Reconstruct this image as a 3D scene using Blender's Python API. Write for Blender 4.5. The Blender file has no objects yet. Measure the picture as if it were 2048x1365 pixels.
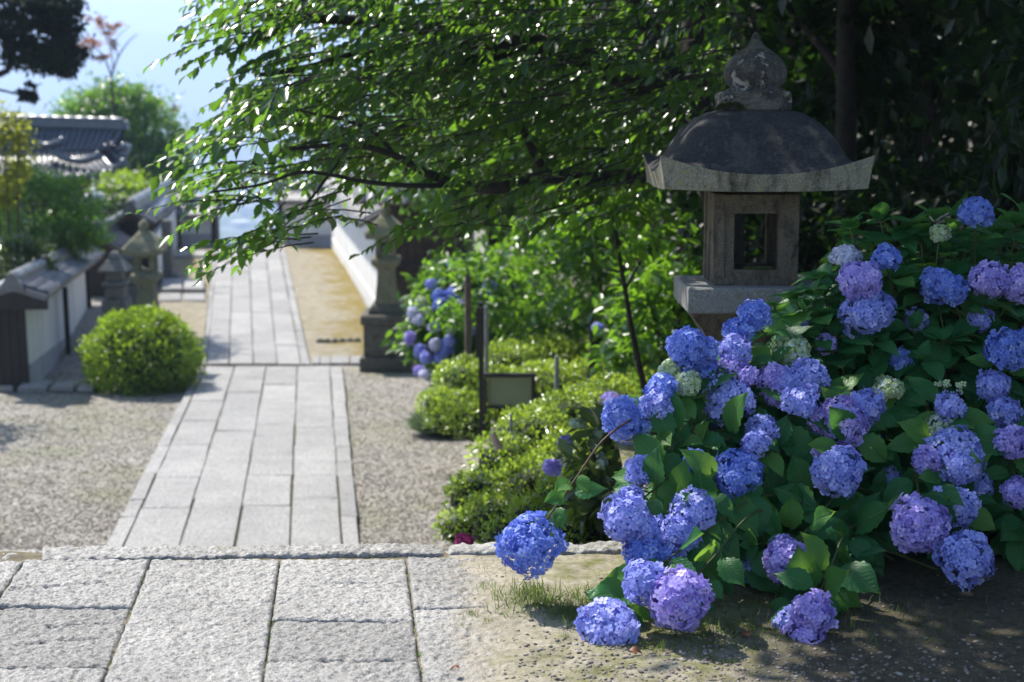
import bpy, math, random
import numpy as np
from mathutils import Vector, Matrix
random.seed(11)
rng = np.random.default_rng(11)
R = math.radians
scene = bpy.context.scene
COL = scene.collection

# ------------------------------------------------------------------ camera, sky, sun, exposure
CAM = np.array([0.0, 0.0, 1.6]); PITCH = R(11.07); FPX = 3129.0
cam_d = bpy.data.cameras.new('camera'); cam = bpy.data.objects.new('camera', cam_d); COL.objects.link(cam)
cam.location = CAM; cam.rotation_euler = (R(90) - PITCH, 0, 0)
cam_d.lens = 55.0; cam_d.sensor_width = 36.0; cam_d.clip_start = 0.05; cam_d.clip_end = 30000
cam_d.dof.use_dof = True; cam_d.dof.focus_distance = 4.75; cam_d.dof.aperture_fstop = 3.3; cam_d.dof.aperture_blades = 9
scene.camera = cam
SUN_EL, SUN_AZ = R(50), R(40)          # azimuth measured from +Y towards -X (behind the scene, from the left)
LSUN = np.array([-math.cos(SUN_EL) * math.sin(SUN_AZ), math.cos(SUN_EL) * math.cos(SUN_AZ), math.sin(SUN_EL)])
world = bpy.data.worlds.new('World'); scene.world = world; world.use_nodes = True
wnt = world.node_tree; wnt.nodes.clear()
sky = wnt.nodes.new('ShaderNodeTexSky'); sky.sky_type = 'NISHITA'; sky.sun_disc = False
sky.sun_elevation = SUN_EL; sky.sun_rotation = -SUN_AZ; sky.air_density = 1.0; sky.dust_density = 0.6
bg = wnt.nodes.new('ShaderNodeBackground'); bg.inputs['Strength'].default_value = 0.135
wout = wnt.nodes.new('ShaderNodeOutputWorld')
wnt.links.new(sky.outputs[0], bg.inputs[0]); wnt.links.new(bg.outputs[0], wout.inputs[0])
sun_d = bpy.data.lights.new('sun', 'SUN'); sun = bpy.data.objects.new('sun', sun_d); COL.objects.link(sun)
sun_d.energy = 4.6; sun_d.angle = R(0.53); sun_d.color = (1.0, 0.95, 0.86)
sun.rotation_euler = Vector(-LSUN).to_track_quat('-Z', 'Y').to_euler(); sun.location = (-8, 12, 20)
scene.view_settings.view_transform = 'Standard'; scene.view_settings.look = 'None'
scene.view_settings.exposure = 0.95; scene.view_settings.gamma = 1.0; scene.view_settings.use_curve_mapping = False
scene.render.engine = 'CYCLES'
cy = scene.cycles
cy.use_denoising = True; cy.max_bounces = 7; cy.diffuse_bounces = 3; cy.glossy_bounces = 2; cy.transmission_bounces = 5
cy.transparent_max_bounces = 6; cy.volume_bounces = 1; cy.sample_clamp_indirect = 6.0; cy.caustics_reflective = False; cy.caustics_refractive = False

# ------------------------------------------------------------------ helpers: camera rays used to find where things stand
FWD = np.array([0, math.cos(PITCH), -math.sin(PITCH)]); UP = np.array([0, math.sin(PITCH), math.cos(PITCH)]); RT = np.array([1.0, 0, 0])
def ray(px, py): return FWD * FPX + RT * (px - 1024.0) + UP * (682.5 - py)
def P(px, py, y):
    v = ray(px, py); return CAM + v * ((y - CAM[1]) / v[1])
def onz(px, py, z):
    v = ray(px, py); return CAM + v * ((z - CAM[2]) / v[2])
PATH_Z0, PATH_Y0, PATH_S = -1.94, 10.6, 0.066
def onlow(px, py):                      # on the sloping lower court
    v = ray(px, py); t = (PATH_Z0 - CAM[2] + PATH_S * PATH_Y0) / (v[2] + PATH_S * v[1]); return CAM + v * t
Y_BREAK = float(onlow(540, 735)[1]); Z_FAR = float(onlow(540, 735)[2])
def PX(pt):
    q = np.asarray(pt, float) - CAM; d = q @ FWD
    return 1024 + FPX * (q @ RT) / d, 682.5 - FPX * (q @ UP) / d, d

# ------------------------------------------------------------------ helpers: objects
WL = {}
def wl(o): return np.zeros(3) if o is None else WL[o.name]
def tag(o, label=None, cat=None, group=None, kind=None):
    for k, v in (('label', label), ('category', cat), ('group', group), ('kind', kind)):
        if v: o[k] = v
    return o
def thing(name, loc, label=None, cat=None, group=None, kind=None):
    o = bpy.data.objects.new(name, None); COL.objects.link(o); o.location = [float(c) for c in loc]
    o.empty_display_size = 0.2; WL[o.name] = np.array(loc, float); return tag(o, label, cat, group, kind)
def make_mesh(name, V, F, smooth=False, tint=None, uv=None):
    me = bpy.data.meshes.new(name); V = np.asarray(V, np.float32)
    if isinstance(F, np.ndarray):
        m, k = F.shape
        me.vertices.add(len(V)); me.vertices.foreach_set('co', V.ravel())
        me.loops.add(m * k); me.loops.foreach_set('vertex_index', F.astype(np.int32).ravel())
        me.polygons.add(m); me.polygons.foreach_set('loop_start', np.arange(0, m * k, k, dtype=np.int32))
        me.update(calc_edges=True)
    else:
        me.from_pydata([tuple(map(float, v)) for v in V], [], [tuple(int(i) for i in f) for f in F])
    if smooth: me.polygons.foreach_set('use_smooth', np.ones(len(me.polygons), bool))
    if tint is not None:
        a = me.attributes.new('tint', 'FLOAT', 'POINT'); a.data.foreach_set('value', np.asarray(tint, np.float32))
    if uv is not None:
        u = me.uv_layers.new(name='uv'); li = np.empty(len(me.loops), np.int32); me.loops.foreach_get('vertex_index', li)
        u.data.foreach_set('uv', np.asarray(uv, np.float32)[li].ravel())
    me.validate(); return me
def obj(name, V, F, mat, parent=None, smooth=False, tint=None, uv=None, origin=None):
    V = np.asarray(V, float)
    base = wl(parent) if origin is None else np.asarray(origin, float)
    me = make_mesh(name, V - base, F, smooth, tint, uv)
    if mat: me.materials.append(mat)
    o = bpy.data.objects.new(name, me); COL.objects.link(o); o.parent = parent
    o.location = [float(c) for c in (base - wl(parent))]; WL[o.name] = base; return o
def place(name, me, M, parent):
    o = bpy.data.objects.new(name, me); COL.objects.link(o); o.parent = parent
    o.matrix_local = Matrix.Translation([-float(c) for c in wl(parent)]) @ M; return o
class MB:
    def __init__(s): s.v = []; s.f = []
    def add(s, V, F):
        n = len(s.v); s.v += [tuple(map(float, p)) for p in V]; s.f += [tuple(int(i) + n for i in f) for f in F]; return s
    def box(s, c, size, rot=0.0, bev=0.0, taper=1.0):
        hx, hy, hz = [q / 2 for q in size]; ca, sa = math.cos(rot), math.sin(rot); b = min(bev, hx * .9, hy * .9, hz * .9)
        if b <= 0: rings = [(-hz, 0), (hz, 0)]
        else: rings = [(-hz, b), (-hz + b, 0), (hz - b, 0), (hz, b)]
        V = []
        for z, i in rings:
            k = 1 + (taper - 1) * (z + hz) / (2 * hz)
            for sx, sy in ((-1, -1), (1, -1), (1, 1), (-1, 1)):
                x, y = sx * (hx - i) * k, sy * (hy - i) * k; V.append((c[0] + x * ca - y * sa, c[1] + x * sa + y * ca, c[2] + z))
        n = len(rings); F = [(3, 2, 1, 0), tuple(4 * (n - 1) + q for q in range(4))]
        for r in range(n - 1):
            for q in range(4): F.append((4 * r + q, 4 * r + (q + 1) % 4, 4 * r + 4 + (q + 1) % 4, 4 * r + 4 + q))
        return s.add(V, F)
    def tube(s, pts, rad, k=6, cap=True):
        pts = np.asarray(pts, float); n = len(pts); rad = np.broadcast_to(np.asarray(rad, float), (n,))
        T = np.gradient(pts, axis=0); T /= np.linalg.norm(T, axis=1, keepdims=True) + 1e-9
        ref = np.array([0, 0, 1.0]) if abs(T[0][2]) < .9 else np.array([1.0, 0, 0]); V = []
        for i in range(n):
            a = np.cross(T[i], ref); a /= np.linalg.norm(a) + 1e-9; b = np.cross(T[i], a); ref = np.cross(a, T[i])
            for q in range(k):
                an = 2 * math.pi * q / k; V.append(pts[i] + rad[i] * (math.cos(an) * a + math.sin(an) * b))
        F = [(i * k + q, i * k + (q + 1) % k, (i + 1) * k + (q + 1) % k, (i + 1) * k + q) for i in range(n - 1) for q in range(k)]
        if cap: F += [tuple(range(k))[::-1], tuple((n - 1) * k + q for q in range(k))]
        return s.add(V, F)
    def lathe(s, c, prof, k=20, square=False, rot=0.0):
        V = []
        for r, z in prof:
            for q in range(k):
                a = 2 * math.pi * q / k + rot; V.append((c[0] + r * math.cos(a), c[1] + r * math.sin(a), c[2] + z))
        n = len(prof); F = [(i * k + q, i * k + (q + 1) % k, (i + 1) * k + (q + 1) % k, (i + 1) * k + q) for i in range(n - 1) for q in range(k)]
        F += [tuple(range(k))[::-1], tuple((n - 1) * k + q for q in range(k))]
        return s.add(V, F)
    def prism(s, poly, axis_vec):            # closed outline swept along a vector
        n = len(poly); A = [np.asarray(p, float) for p in poly]; V = A + [p + np.asarray(axis_vec, float) for p in A]
        return s.add(V, [tuple(range(n))[::-1], tuple(range(n, 2 * n))] + [(i, (i + 1) % n, n + (i + 1) % n, n + i) for i in range(n)])
    def build(s, name, mat, parent=None, smooth=False, origin=None): return obj(name, s.v, s.f, mat, parent, smooth, origin=origin)
def norm(a): a = np.asarray(a, float); return a / (np.linalg.norm(a, axis=-1, keepdims=True) + 1e-9)
def frames(d, n):
    d = norm(d); x = norm(np.cross(d, n)); z = np.cross(x, d); return np.stack([x, d, z], axis=-1)
def scatter(tv, tf, D, N, L, S):
    M = frames(D, N); S = np.asarray(S, float)
    V = np.einsum('nij,kj->nki', M, tv) * S[:, None, None] + np.asarray(L)[:, None, :]
    k = len(tv); F = tf[None] + (np.arange(len(L)) * k)[:, None, None]
    return V.reshape(-1, 3), F.reshape(-1, tf.shape[1])
def rvec(n): return norm(rng.normal(size=(n, 3)))
def bez(a, b, c, n=8):
    t = np.linspace(0, 1, n)[:, None]; a, b, c = map(np.asarray, (a, b, c)); return (1 - t) ** 2 * a + 2 * t * (1 - t) * b + t * t * c
def spline(pts, sub=4):
    P0 = np.asarray(pts, float); out = []
    for i in range(len(P0) - 1):
        a, b, c, d = P0[max(i - 1, 0)], P0[i], P0[i + 1], P0[min(i + 2, len(P0) - 1)]
        for t in np.linspace(0, 1, sub, endpoint=False):
            out.append(.5 * ((2 * b) + (c - a) * t + (2 * a - 5 * b + 4 * c - d) * t * t + (3 * b - a - 3 * c + d) * t ** 3))
    out.append(P0[-1]); return np.array(out)
def sstep(a, b, x):
    t = np.clip((np.asarray(x, float) - a) / (b - a), 0, 1); return t * t * (3 - 2 * t)
def vnoise(x, y, seed=0):
    x = np.asarray(x, float); y = np.asarray(y, float); o = 0
    for i, (f, a) in enumerate(((1, 1), (2.13, .5), (4.7, .25), (9.1, .13))):
        o = o + a * np.sin(f * x * 1.7 + 1.3 * i + seed + 1.1 * np.sin(f * y + seed * .7)) * np.cos(f * y * 1.5 - seed + 1.2 * np.sin(f * x * .9 + i))
    return o

_LAT = np.random.default_rng(3).uniform(-1, 1, (256, 256))
def lnoise(x, y):
    x = np.asarray(x, float); y = np.asarray(y, float); i = np.floor(x).astype(int); j = np.floor(y).astype(int); u = x - i; v = y - j
    u = u * u * (3 - 2 * u); v = v * v * (3 - 2 * v); a, b, c, d = _LAT[i % 256, j % 256], _LAT[(i + 1) % 256, j % 256], _LAT[i % 256, (j + 1) % 256], _LAT[(i + 1) % 256, (j + 1) % 256]
    return (a * (1 - u) + b * u) * (1 - v) + (c * (1 - u) + d * u) * v
def pitted(x, y): return .0046 * lnoise(x * 62, y * 62) + .0024 * lnoise(x * 118 + 9, y * 118) + .0022 * lnoise(x * 9, y * 9)
# ------------------------------------------------------------------ helpers: materials
class NM:
    def __init__(s, name, rough=.8, spec=.4):
        s.m = bpy.data.materials.new(name); s.m.use_nodes = True; s.nt = s.m.node_tree; s.b = s.nt.nodes['Principled BSDF']; s.o = s.nt.nodes['Material Output']
        s.b.inputs['Roughness'].default_value = rough; s.b.inputs['Specular IOR Level'].default_value = spec; s._p = None
    def n(s, t, **k):
        q = s.nt.nodes.new(t)
        for a, b in k.items(): setattr(q, a, b)
        return q
    def l(s, a, b): s.nt.links.new(a, b)
    def pos(s, scale=None):
        if s._p is None: s._p = s.n('ShaderNodeNewGeometry').outputs['Position']
        if scale is None: return s._p
        q = s.n('ShaderNodeVectorMath', operation='MULTIPLY'); s.l(s._p, q.inputs[0]); q.inputs[1].default_value = scale; return q.outputs[0]
    def noise(s, scale, detail=4, rough=.55, vec=None, dist=0.0):
        q = s.n('ShaderNodeTexNoise'); q.inputs['Scale'].default_value = scale; q.inputs['Detail'].default_value = detail
        q.inputs['Roughness'].default_value = rough; q.inputs['Distortion'].default_value = dist; s.l(vec or s.pos(), q.inputs['Vector']); return q.outputs[0]
    def voro(s, scale, out='Distance', vec=None, feature='F1'):
        q = s.n('ShaderNodeTexVoronoi', feature=feature); q.inputs['Scale'].default_value = scale; s.l(vec or s.pos(), q.inputs['Vector']); return q.outputs[out]
    def ramp(s, f, stops, interp='LINEAR'):
        q = s.n('ShaderNodeValToRGB'); cr = q.color_ramp; cr.interpolation = interp
        while len(cr.elements) < len(stops): cr.elements.new(.5)
        for e, (p, c) in zip(cr.elements, stops):
            e.position = p; e.color = (*c, 1) if not isinstance(c, (int, float)) else (c, c, c, 1)
        s.l(f, q.inputs[0]); return q.outputs[0]
    def mix(s, f, a, b, mode='MIX'):
        q = s.n('ShaderNodeMix', data_type='RGBA', blend_type=mode)
        for i, v in ((0, f), (6, a), (7, b)):
            if hasattr(v, 'links'): s.l(v, q.inputs[i])
            else: q.inputs[i].default_value = v if i == 0 else ((*v, 1) if not isinstance(v, (int, float)) else (v, v, v, 1))
        return q.outputs[2]
    def math(s, op, a, b=0.0):
        q = s.n('ShaderNodeMath', operation=op)
        for i, v in ((0, a), (1, b)):
            if hasattr(v, 'links'): s.l(v, q.inputs[i])
            else: q.inputs[i].default_value = v
        return q.outputs[0]
    def sep(s, v):
        q = s.n('ShaderNodeSeparateXYZ'); s.l(v, q.inputs[0]); return q.outputs
    def attr(s, name): return s.n('ShaderNodeAttribute', attribute_name=name).outputs['Fac']
    def rand(s): return s.n('ShaderNodeObjectInfo').outputs['Random']
    def col(s, c):
        if hasattr(c, 'links'): s.l(c, s.b.inputs['Base Color'])
        else: s.b.inputs['Base Color'].default_value = (*c, 1)
        return s
    def bump(s, h, strength=.5, dist=.01):
        q = s.n('ShaderNodeBump'); q.inputs['Strength'].default_value = strength; q.inputs['Distance'].default_value = dist
        s.l(h, q.inputs['Height']); s.l(q.outputs[0], s.b.inputs['Normal']); return s
    def rough(s, v): s.l(v, s.b.inputs['Roughness']); return s
    def translucent(s, color, fac):
        t = s.n('ShaderNodeBsdfTranslucent'); mx = s.n('ShaderNodeMixShader')
        if hasattr(color, 'links'): s.l(color, t.inputs[0])
        else: t.inputs[0].default_value = (*color, 1)
        mx.inputs[0].default_value = fac; s.l(s.b.outputs[0], mx.inputs[1]); s.l(t.outputs[0], mx.inputs[2]); s.l(mx.outputs[0], s.o.inputs[0]); return s
def simple(name, c, rough=.7, var=.25, scale=8, spec=.4, bump=0.0, bs=60):
    m = NM(name, rough, spec); c = np.array(c)
    m.col(m.ramp(m.noise(scale, 5), [(.3, tuple(c * (1 - var))), (.7, tuple(np.minimum(c * (1 + var), 1)))]))
    if bump: m.bump(m.noise(bs, 4), bump, .01)
    return m.m
def leafmat(name, dark, light, trans, fac=.4, rough=.35, spec=.5):
    m = NM(name, rough, spec); t = m.attr('tint'); m.col(m.ramp(t, [(0, dark), (1, light)]))
    tr = np.array(trans); m.translucent(m.ramp(t, [(0, tuple(tr * .7)), (1, tuple(tr))]), fac); return m.m

def granite(name, c=(.36, .355, .345), bump=.7, big=.18, moss=0.0, sp=150, per=.16):
    m = NM(name, .72, .5); c = np.array(c)
    f1 = m.noise(sp, 3, .7); f2 = m.noise(2.2, 4); f3 = m.noise(sp * .38, 4, .7)
    base = m.ramp(f1, [(.30, tuple(c * .35)), (.44, tuple(c * .85)), (.58, tuple(c * 1.15)), (.72, tuple(np.minimum(c * 1.7, .8)))])
    base = m.mix(1.0, base, m.ramp(f2, [(.3, 1 - big), (.7, 1 + big * .3)]), 'MULTIPLY')
    base = m.mix(1.0, base, m.ramp(m.rand(), [(0, 1 - per), (1, 1.0)]), 'MULTIPLY')
    if moss: base = m.mix(m.ramp(m.noise(5, 6, .65), [(.52, 0), (.68, moss)]), base, (.16, .15, .05))
    m.col(base); h = m.mix(.6, f3, f1); m.bump(h, bump, .022); m.rough(m.ramp(f1, [(.3, .85), (.7, .5)])); return m.m
M = {}
M['slab'] = granite('terrace granite', (.36, .345, .325), .7, .24, sp=110, per=.34)
M['path'] = granite('path granite', (.315, .305, .295), .9, .2, sp=60, per=.2)
M['edge'] = granite('worn edge granite', (.30, .29, .275), .7, .2, moss=.25, sp=70)
M['step'] = granite('step granite', (.36, .36, .35), .6, .2, moss=.3, sp=60)
_sm = M['slab'].node_tree; _b = _sm.nodes['Principled BSDF']; _w = NM.__new__(NM); _w.m = M['slab']; _w.nt = _sm; _w.b = _b; _w._p = None
_tx = _w.sep(_w.pos())[0]; 
_f = _w.math('MULTIPLY', _w.ramp(_w.math('MULTIPLY', _w.math('ADD', _w.math('ADD', _tx, .20), _w.math('MULTIPLY', _w.math('SUBTRACT', _w.noise(9, 6, .7), .5), .35)), 8.0), [(0, 0), (.9, 1)]), .85)
_w.col(_w.mix(_f, _b.inputs['Base Color'].links[0].from_socket, _w.ramp(_w.noise(60, 4), [(.3, (.22, .19, .14)), (.7, (.38, .34, .27))])))
def gravel_mat(name, c1, c2, c3, moss=.0, sc=34, x_dirt=False):
    m = NM(name, .85, .3)
    ce = m.voro(sc, 'Color'); d = m.voro(sc, 'Distance'); f = m.noise(1.1, 6, .6)
    g = m.n('ShaderNodeSeparateColor'); m.l(ce, g.inputs[0])
    st = m.ramp(g.outputs[0], [(0, c1), (.5, c2), (1, c3)])
    st = m.mix(m.ramp(d, [(.35, 0), (.75, .55)]), st, tuple(np.array(c1) * .45))
    st = m.mix(m.ramp(f, [(.42, 0), (.7, .6)]), st, c2)
    if moss: st = m.mix(m.ramp(m.noise(.7, 6, .65), [(.47, 0), (.64, moss)]), st, (.17, .18, .08))
    m.col(st); m.bump(m.mix(.5, m.ramp(d, [(0, 1), (.7, 0)]), m.noise(90, 3)), .9, .02); return m
gm = gravel_mat('court gravel', (.17, .155, .135), (.30, .275, .24), (.42, .40, .37), .65)
M['gravel'] = gm.m
# ground: gravel court, darker leafy soil in the garden, green valley far off
gx, gy, gz = gm.sep(gm.pos())[0:3]
soil = gm.ramp(gm.noise(7, 6), [(.3, (.05, .042, .03)), (.7, (.12, .10, .065))])
old = gm.b.inputs['Base Color'].links[0].from_socket
c = gm.mix(gm.ramp(gm.math('ADD', gx, gm.math('MULTIPLY', gm.noise(1.5, 3), .6)), [(.0, 0), (.35, 1)]), old, soil)
far = gm.ramp(gm.noise(.012, 8, .65), [(.3, (.03, .055, .025)), (.5, (.07, .10, .04)), (.62, (.2, .2, .19)), (.7, (.06, .09, .04))])
c = gm.mix(gm.ramp(gm.math('DIVIDE', gy, 100.0), [(.36, 0), (.5, 1)]), c, far); gm.col(c)
# terrace earth with moss and sand
tm = NM('terrace earth', .9, .25)
s1 = tm.ramp(tm.noise(55, 4, .7), [(.3, (.20, .17, .125)), (.5, (.34, .30, .235)), (.72, (.44, .40, .33))])
s1 = tm.mix(1.0, s1, tm.ramp(tm.noise(3.5, 5), [(.3, .72), (.7, 1.08)]), 'MULTIPLY')
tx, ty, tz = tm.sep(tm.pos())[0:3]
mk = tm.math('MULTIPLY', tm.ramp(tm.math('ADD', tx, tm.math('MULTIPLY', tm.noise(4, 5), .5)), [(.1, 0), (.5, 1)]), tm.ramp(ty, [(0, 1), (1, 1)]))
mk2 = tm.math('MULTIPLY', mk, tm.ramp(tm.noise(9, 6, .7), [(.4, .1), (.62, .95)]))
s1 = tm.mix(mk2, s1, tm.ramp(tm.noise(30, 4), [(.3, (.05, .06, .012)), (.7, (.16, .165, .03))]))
s1 = tm.mix(tm.math('MULTIPLY', tm.ramp(tx, [(.45, 0), (.8, .95)]), 1.0), s1, tm.ramp(tm.noise(40, 5), [(.3, (.03, .025, .018)), (.7, (.09, .075, .05))]))  # deep shade below the hydrangea, painted into the earth colour towards the right
jf = tm.math('LESS_THAN', tm.math('ADD', tx, tm.math('MULTIPLY', tm.noise(14, 3), .06)), -.17)
s1 = tm.mix(tm.math('MULTIPLY', jf, .85), s1, tm.ramp(tm.noise(18, 5), [(.3, (.06, .05, .03)), (.55, (.15, .125, .07)), (.7, (.12, .12, .03))]))
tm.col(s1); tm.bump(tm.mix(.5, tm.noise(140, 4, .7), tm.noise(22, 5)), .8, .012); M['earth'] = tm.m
jm = NM('joint earth', .95, .2); jm.col(jm.ramp(jm.noise(16, 5), [(.35, (.04, .034, .02)), (.55, (.11, .09, .05)), (.7, (.09, .09, .025))])); jm.bump(jm.noise(200, 3), .8, .01); M['joint'] = jm.m
mm = NM('mossy strip', .95, .2); ma = mm.attr('tint')
sand = mm.ramp(mm.noise(9, 6, .65), [(.3, (.20, .175, .125)), (.7, (.34, .305, .23))])
mo = mm.ramp(mm.noise(6, 6, .7), [(.3, (.14, .12, .03)), (.5, (.21, .155, .05)), (.7, (.19, .185, .06))])
mm.col(mm.mix(mm.ramp(mm.math('ADD', ma, mm.math('MULTIPLY', mm.math('SUBTRACT', mm.noise(2.2, 7, .75), .5), 1.6)), [(.45, 0), (.72, 1)]), sand, mo)); mm.bump(mm.noise(40, 5), .7, .03); M['moss'] = mm.m

def lichen_stone(name, base, dark, lichen, yellow, dk=(.42, .6), li=(.62, .66), streak=False):
    m = NM(name, .9, .25)
    b = m.ramp(m.noise(230, 3, .8), [(.3, tuple(np.array(base) * .3)), (.5, base), (.70, tuple(np.array(base) * 1.8))])
    v = m.pos((6, 6, 2.6)) if streak else m.pos((5, 5, 5))
    b = m.mix(m.ramp(m.noise(1.8, 8, .72, v, .4), [(dk[0], 0), (dk[1], .94)]), b, m.ramp(m.noise(90, 4), [(.3, tuple(np.array(dark) * .6)), (.75, tuple(np.array(dark) * 1.7))]))
    b = m.mix(m.ramp(m.noise(26, 6, .7), [(.56, 0), (.66, .75)]), b, yellow)
    b = m.mix(m.ramp(m.noise(9, 7, .65, dist=.3), [(li[0], 0), (li[1], .9)]), b, lichen)
    m.col(b); m.bump(m.mix(.5, m.noise(120, 5, .7), m.noise(26, 6, .7)), 1.0, .018); return m.m
M['l_roof'] = lichen_stone('blackened roof stone', (.085, .08, .082), (.035, .034, .04), (.33, .32, .34), (.10, .10, .09), (.36, .5), (.67, .70))
M['l_eave'] = lichen_stone('eave stone', (.27, .255, .20), (.05, .045, .035), (.36, .36, .30), (.32, .29, .10), (.5, .66), (.6, .7), True)
M['l_cell'] = lichen_stone('firebox stone', (.155, .130, .10), (.04, .036, .032), (.28, .26, .22), (.2, .16, .08), (.47, .62), (.7, .75), True)
M['l_base'] = lichen_stone('grey granite block', (.27, .265, .26), (.09, .085, .08), (.33, .33, .3), (.22, .2, .14), (.6, .75), (.7, .75))
M['l_fin'] = lichen_stone('finial stone', (.13, .125, .115), (.035, .033, .035), (.38, .37, .36), (.2, .18, .09), (.42, .55), (.58, .63))
M['l_far'] = lichen_stone('mossy lantern stone', (.22, .21, .14), (.08, .08, .05), (.26, .26, .2), (.2, .19, .08), (.5, .7), (.66, .75))
M['l_dark'] = lichen_stone('dark pedestal stone', (.13, .12, .10), (.05, .048, .04), (.2, .2, .17), (.12, .11, .06), (.48, .66), (.68, .75))
M['l_grey'] = lichen_stone('grey weathered stone', (.2, .195, .18), (.07, .065, .06), (.28, .28, .27), (.16, .15, .1), (.5, .7), (.66, .75))
M['rock'] = lichen_stone('pinkish boulder', (.33, .27, .21), (.12, .09, .07), (.4, .36, .3), (.3, .22, .13), (.55, .7), (.68, .75))
M['mosspad'] = simple('moss cushion', (.05, .065, .015), .95, .5, 60, bump=.8, bs=150)
pm = NM('white plaster', .85, .3); pm.col(pm.mix(pm.ramp(pm.noise(1.2, 6, .6, pm.pos((3, 3, .6))), [(.38, 0), (.72, .55)]), (.76, .76, .75), (.52, .51, .47))); pm.bump(pm.noise(30, 4), .15, .01); M['plaster'] = pm.m
M['greyband'] = simple('grey wall band', (.36, .37, .40), .85, .18, 3, bump=.2)  # even grey for the lower band of the walls
M['darkwood'] = simple('charred timber', (.022, .018, .016), .7, .4, 20, bump=.4)
M['brownwood'] = simple('old brown timber', (.05, .032, .024), .75, .35, 14, bump=.4)
M['postwood'] = simple('weathered post', (.12, .09, .07), .8, .35, 20, bump=.4)
M['ochre'] = simple('ochre beam end', (.5, .33, .06), .7, .15, 8)
tl = NM('grey roof tile', .38, .55); tl.col(tl.mix(1.0, tl.ramp(tl.noise(7, 5), [(.3, (.09, .09, .10)), (.7, (.19, .19, .20))]), tl.ramp(tl.rand(), [(0, .65), (1, 1.15)]), 'MULTIPLY')); tl.bump(tl.noise(50, 4), .25, .01); M['tile'] = tl.m
tb = NM('blue black roof tile', .28, .6); tb.col(tb.ramp(tb.noise(6, 5), [(.3, (.018, .028, .045)), (.7, (.04, .06, .09))])); M['tileblue'] = tb.m
M['black'] = simple('black paint', (.012, .011, .011), .5, .3, 12)
M['board'] = simple('pale green board', (.22, .26, .15), .6, .06, 3)
M['steel'] = simple('grey metal pole', (.22, .23, .24), .5, .15, 9)
M['bark'] = simple('dark bark', (.022, .018, .015), .9, .5, 18, bump=1.0, bs=40)
M['barkpale'] = simple('brown bark', (.07, .05, .035), .9, .5, 18, bump=.9, bs=40)
M['twig'] = simple('green stem', (.06, .075, .025), .6, .3, 20)
M['redtwig'] = simple('red brown stem', (.09, .04, .025), .6, .3, 20)
M['lcherry'] = leafmat('cherry leaf', (.006, .022, .015), (.030, .075, .022), (.27, .55, .04), .36, .26, .55)
M['lforest'] = leafmat('forest leaf', (.003, .008, .004), (.010, .022, .007), (.07, .18, .015), .26, .45, .3)
M['lbright'] = leafmat('bright shrub leaf', (.022, .07, .010), (.06, .14, .016), (.28, .56, .03), .42, .33, .5)
M['lazalea'] = leafmat('azalea leaf', (.065, .15, .018), (.18, .275, .04), (.55, .74, .07), .46, .25, .6)
M['lround'] = leafmat('clipped bush leaf', (.055, .13, .010), (.16, .25, .02), (.46, .68, .03), .42, .34, .45)
M['lpine'] = leafmat('pine needle', (.006, .013, .010), (.018, .032, .016), (.04, .08, .02), .12, .8, .1)
M['lolive'] = leafmat('glossy evergreen leaf', (.035, .06, .016), (.09, .125, .04), (.22, .34, .05), .3, .28, .6)
M['lred'] = leafmat('red young leaf', (.16, .05, .03), (.22, .14, .04), (.5, .18, .06), .45, .4, .4)
M['lyellow'] = leafmat('yellow green leaf', (.07, .11, .015), (.16, .17, .03), (.5, .55, .05), .45, .4, .4)
M['lgrass'] = leafmat('grass blade', (.03, .06, .012), (.09, .12, .025), (.25, .4, .05), .35, .45, .4)
M['lgreygrass'] = leafmat('grey green tuft', (.10, .14, .09), (.20, .25, .17), (.2, .3, .12), .3, .45, .4)
hm = NM('hydrangea leaf', .42, .35)
uvn = hm.n('ShaderNodeUVMap', uv_map='uv'); ux, uy, _ = hm.sep(uvn.outputs[0])[0:3]
au = hm.math('ABSOLUTE', hm.math('SUBTRACT', ux, .5))
vein = hm.math('SINE', hm.math('MULTIPLY', hm.math('SUBTRACT', uy, hm.math('MULTIPLY', au, .75)), 62.0))
mid = hm.ramp(au, [(.012, 1), (.035, 0)]); vm = hm.math('MAXIMUM', hm.ramp(vein, [(.80, 0), (.98, .55)]), mid)
tn = hm.math('ADD', hm.attr('tint'), hm.math('MULTIPLY', hm.rand(), .0))
var = hm.mix(.5, hm.rand(), hm.noise(9, 3))
basec = hm.ramp(var, [(.2, (.014, .115, .040)), (.5, (.036, .185, .046)), (.8, (.11, .26, .036))])
basec = hm.mix(vm, basec, (.10, .19, .07)); basec = hm.mix(hm.ramp(hm.noise(38, 4), [(.70, 0), (.76, .7)]), basec, (.09, .06, .025)); hm.col(basec)
hm.bump(hm.math('SUBTRACT', hm.noise(120, 3), vm), .5, .004); hm.translucent(hm.ramp(var, [(.2, (.08, .24, .04)), (.8, (.24, .42, .04))]), .42); M['lhyd'] = hm.m
def petal(name, stops, trans):
    m = NM(name, .55, .3); t = m.attr('tint'); m.col(m.ramp(t, stops)); m.translucent(trans, .28); return m.m
M['pB'] = petal('deep blue floret', [(0, (.13, .20, .58)), (.5, (.22, .31, .72)), (.85, (.36, .45, .82)), (1, (.6, .65, .8))], (.2, .28, .9))
M['pL'] = petal('lavender blue floret', [(0, (.25, .29, .66)), (.5, (.37, .41, .80)), (.85, (.53, .54, .88)), (1, (.7, .7, .7))], (.36, .38, .95))
M['pV'] = petal('violet floret', [(0, (.32, .27, .64)), (.5, (.45, .38, .77)), (.85, (.62, .51, .84)), (1, (.75, .7, .7))], (.46, .36, .95))
M['pG'] = petal('pale green floret', [(0, (.32, .42, .16)), (.4, (.48, .57, .30)), (.75, (.55, .63, .55)), (1, (.40, .46, .78))], (.6, .7, .5))
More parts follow.
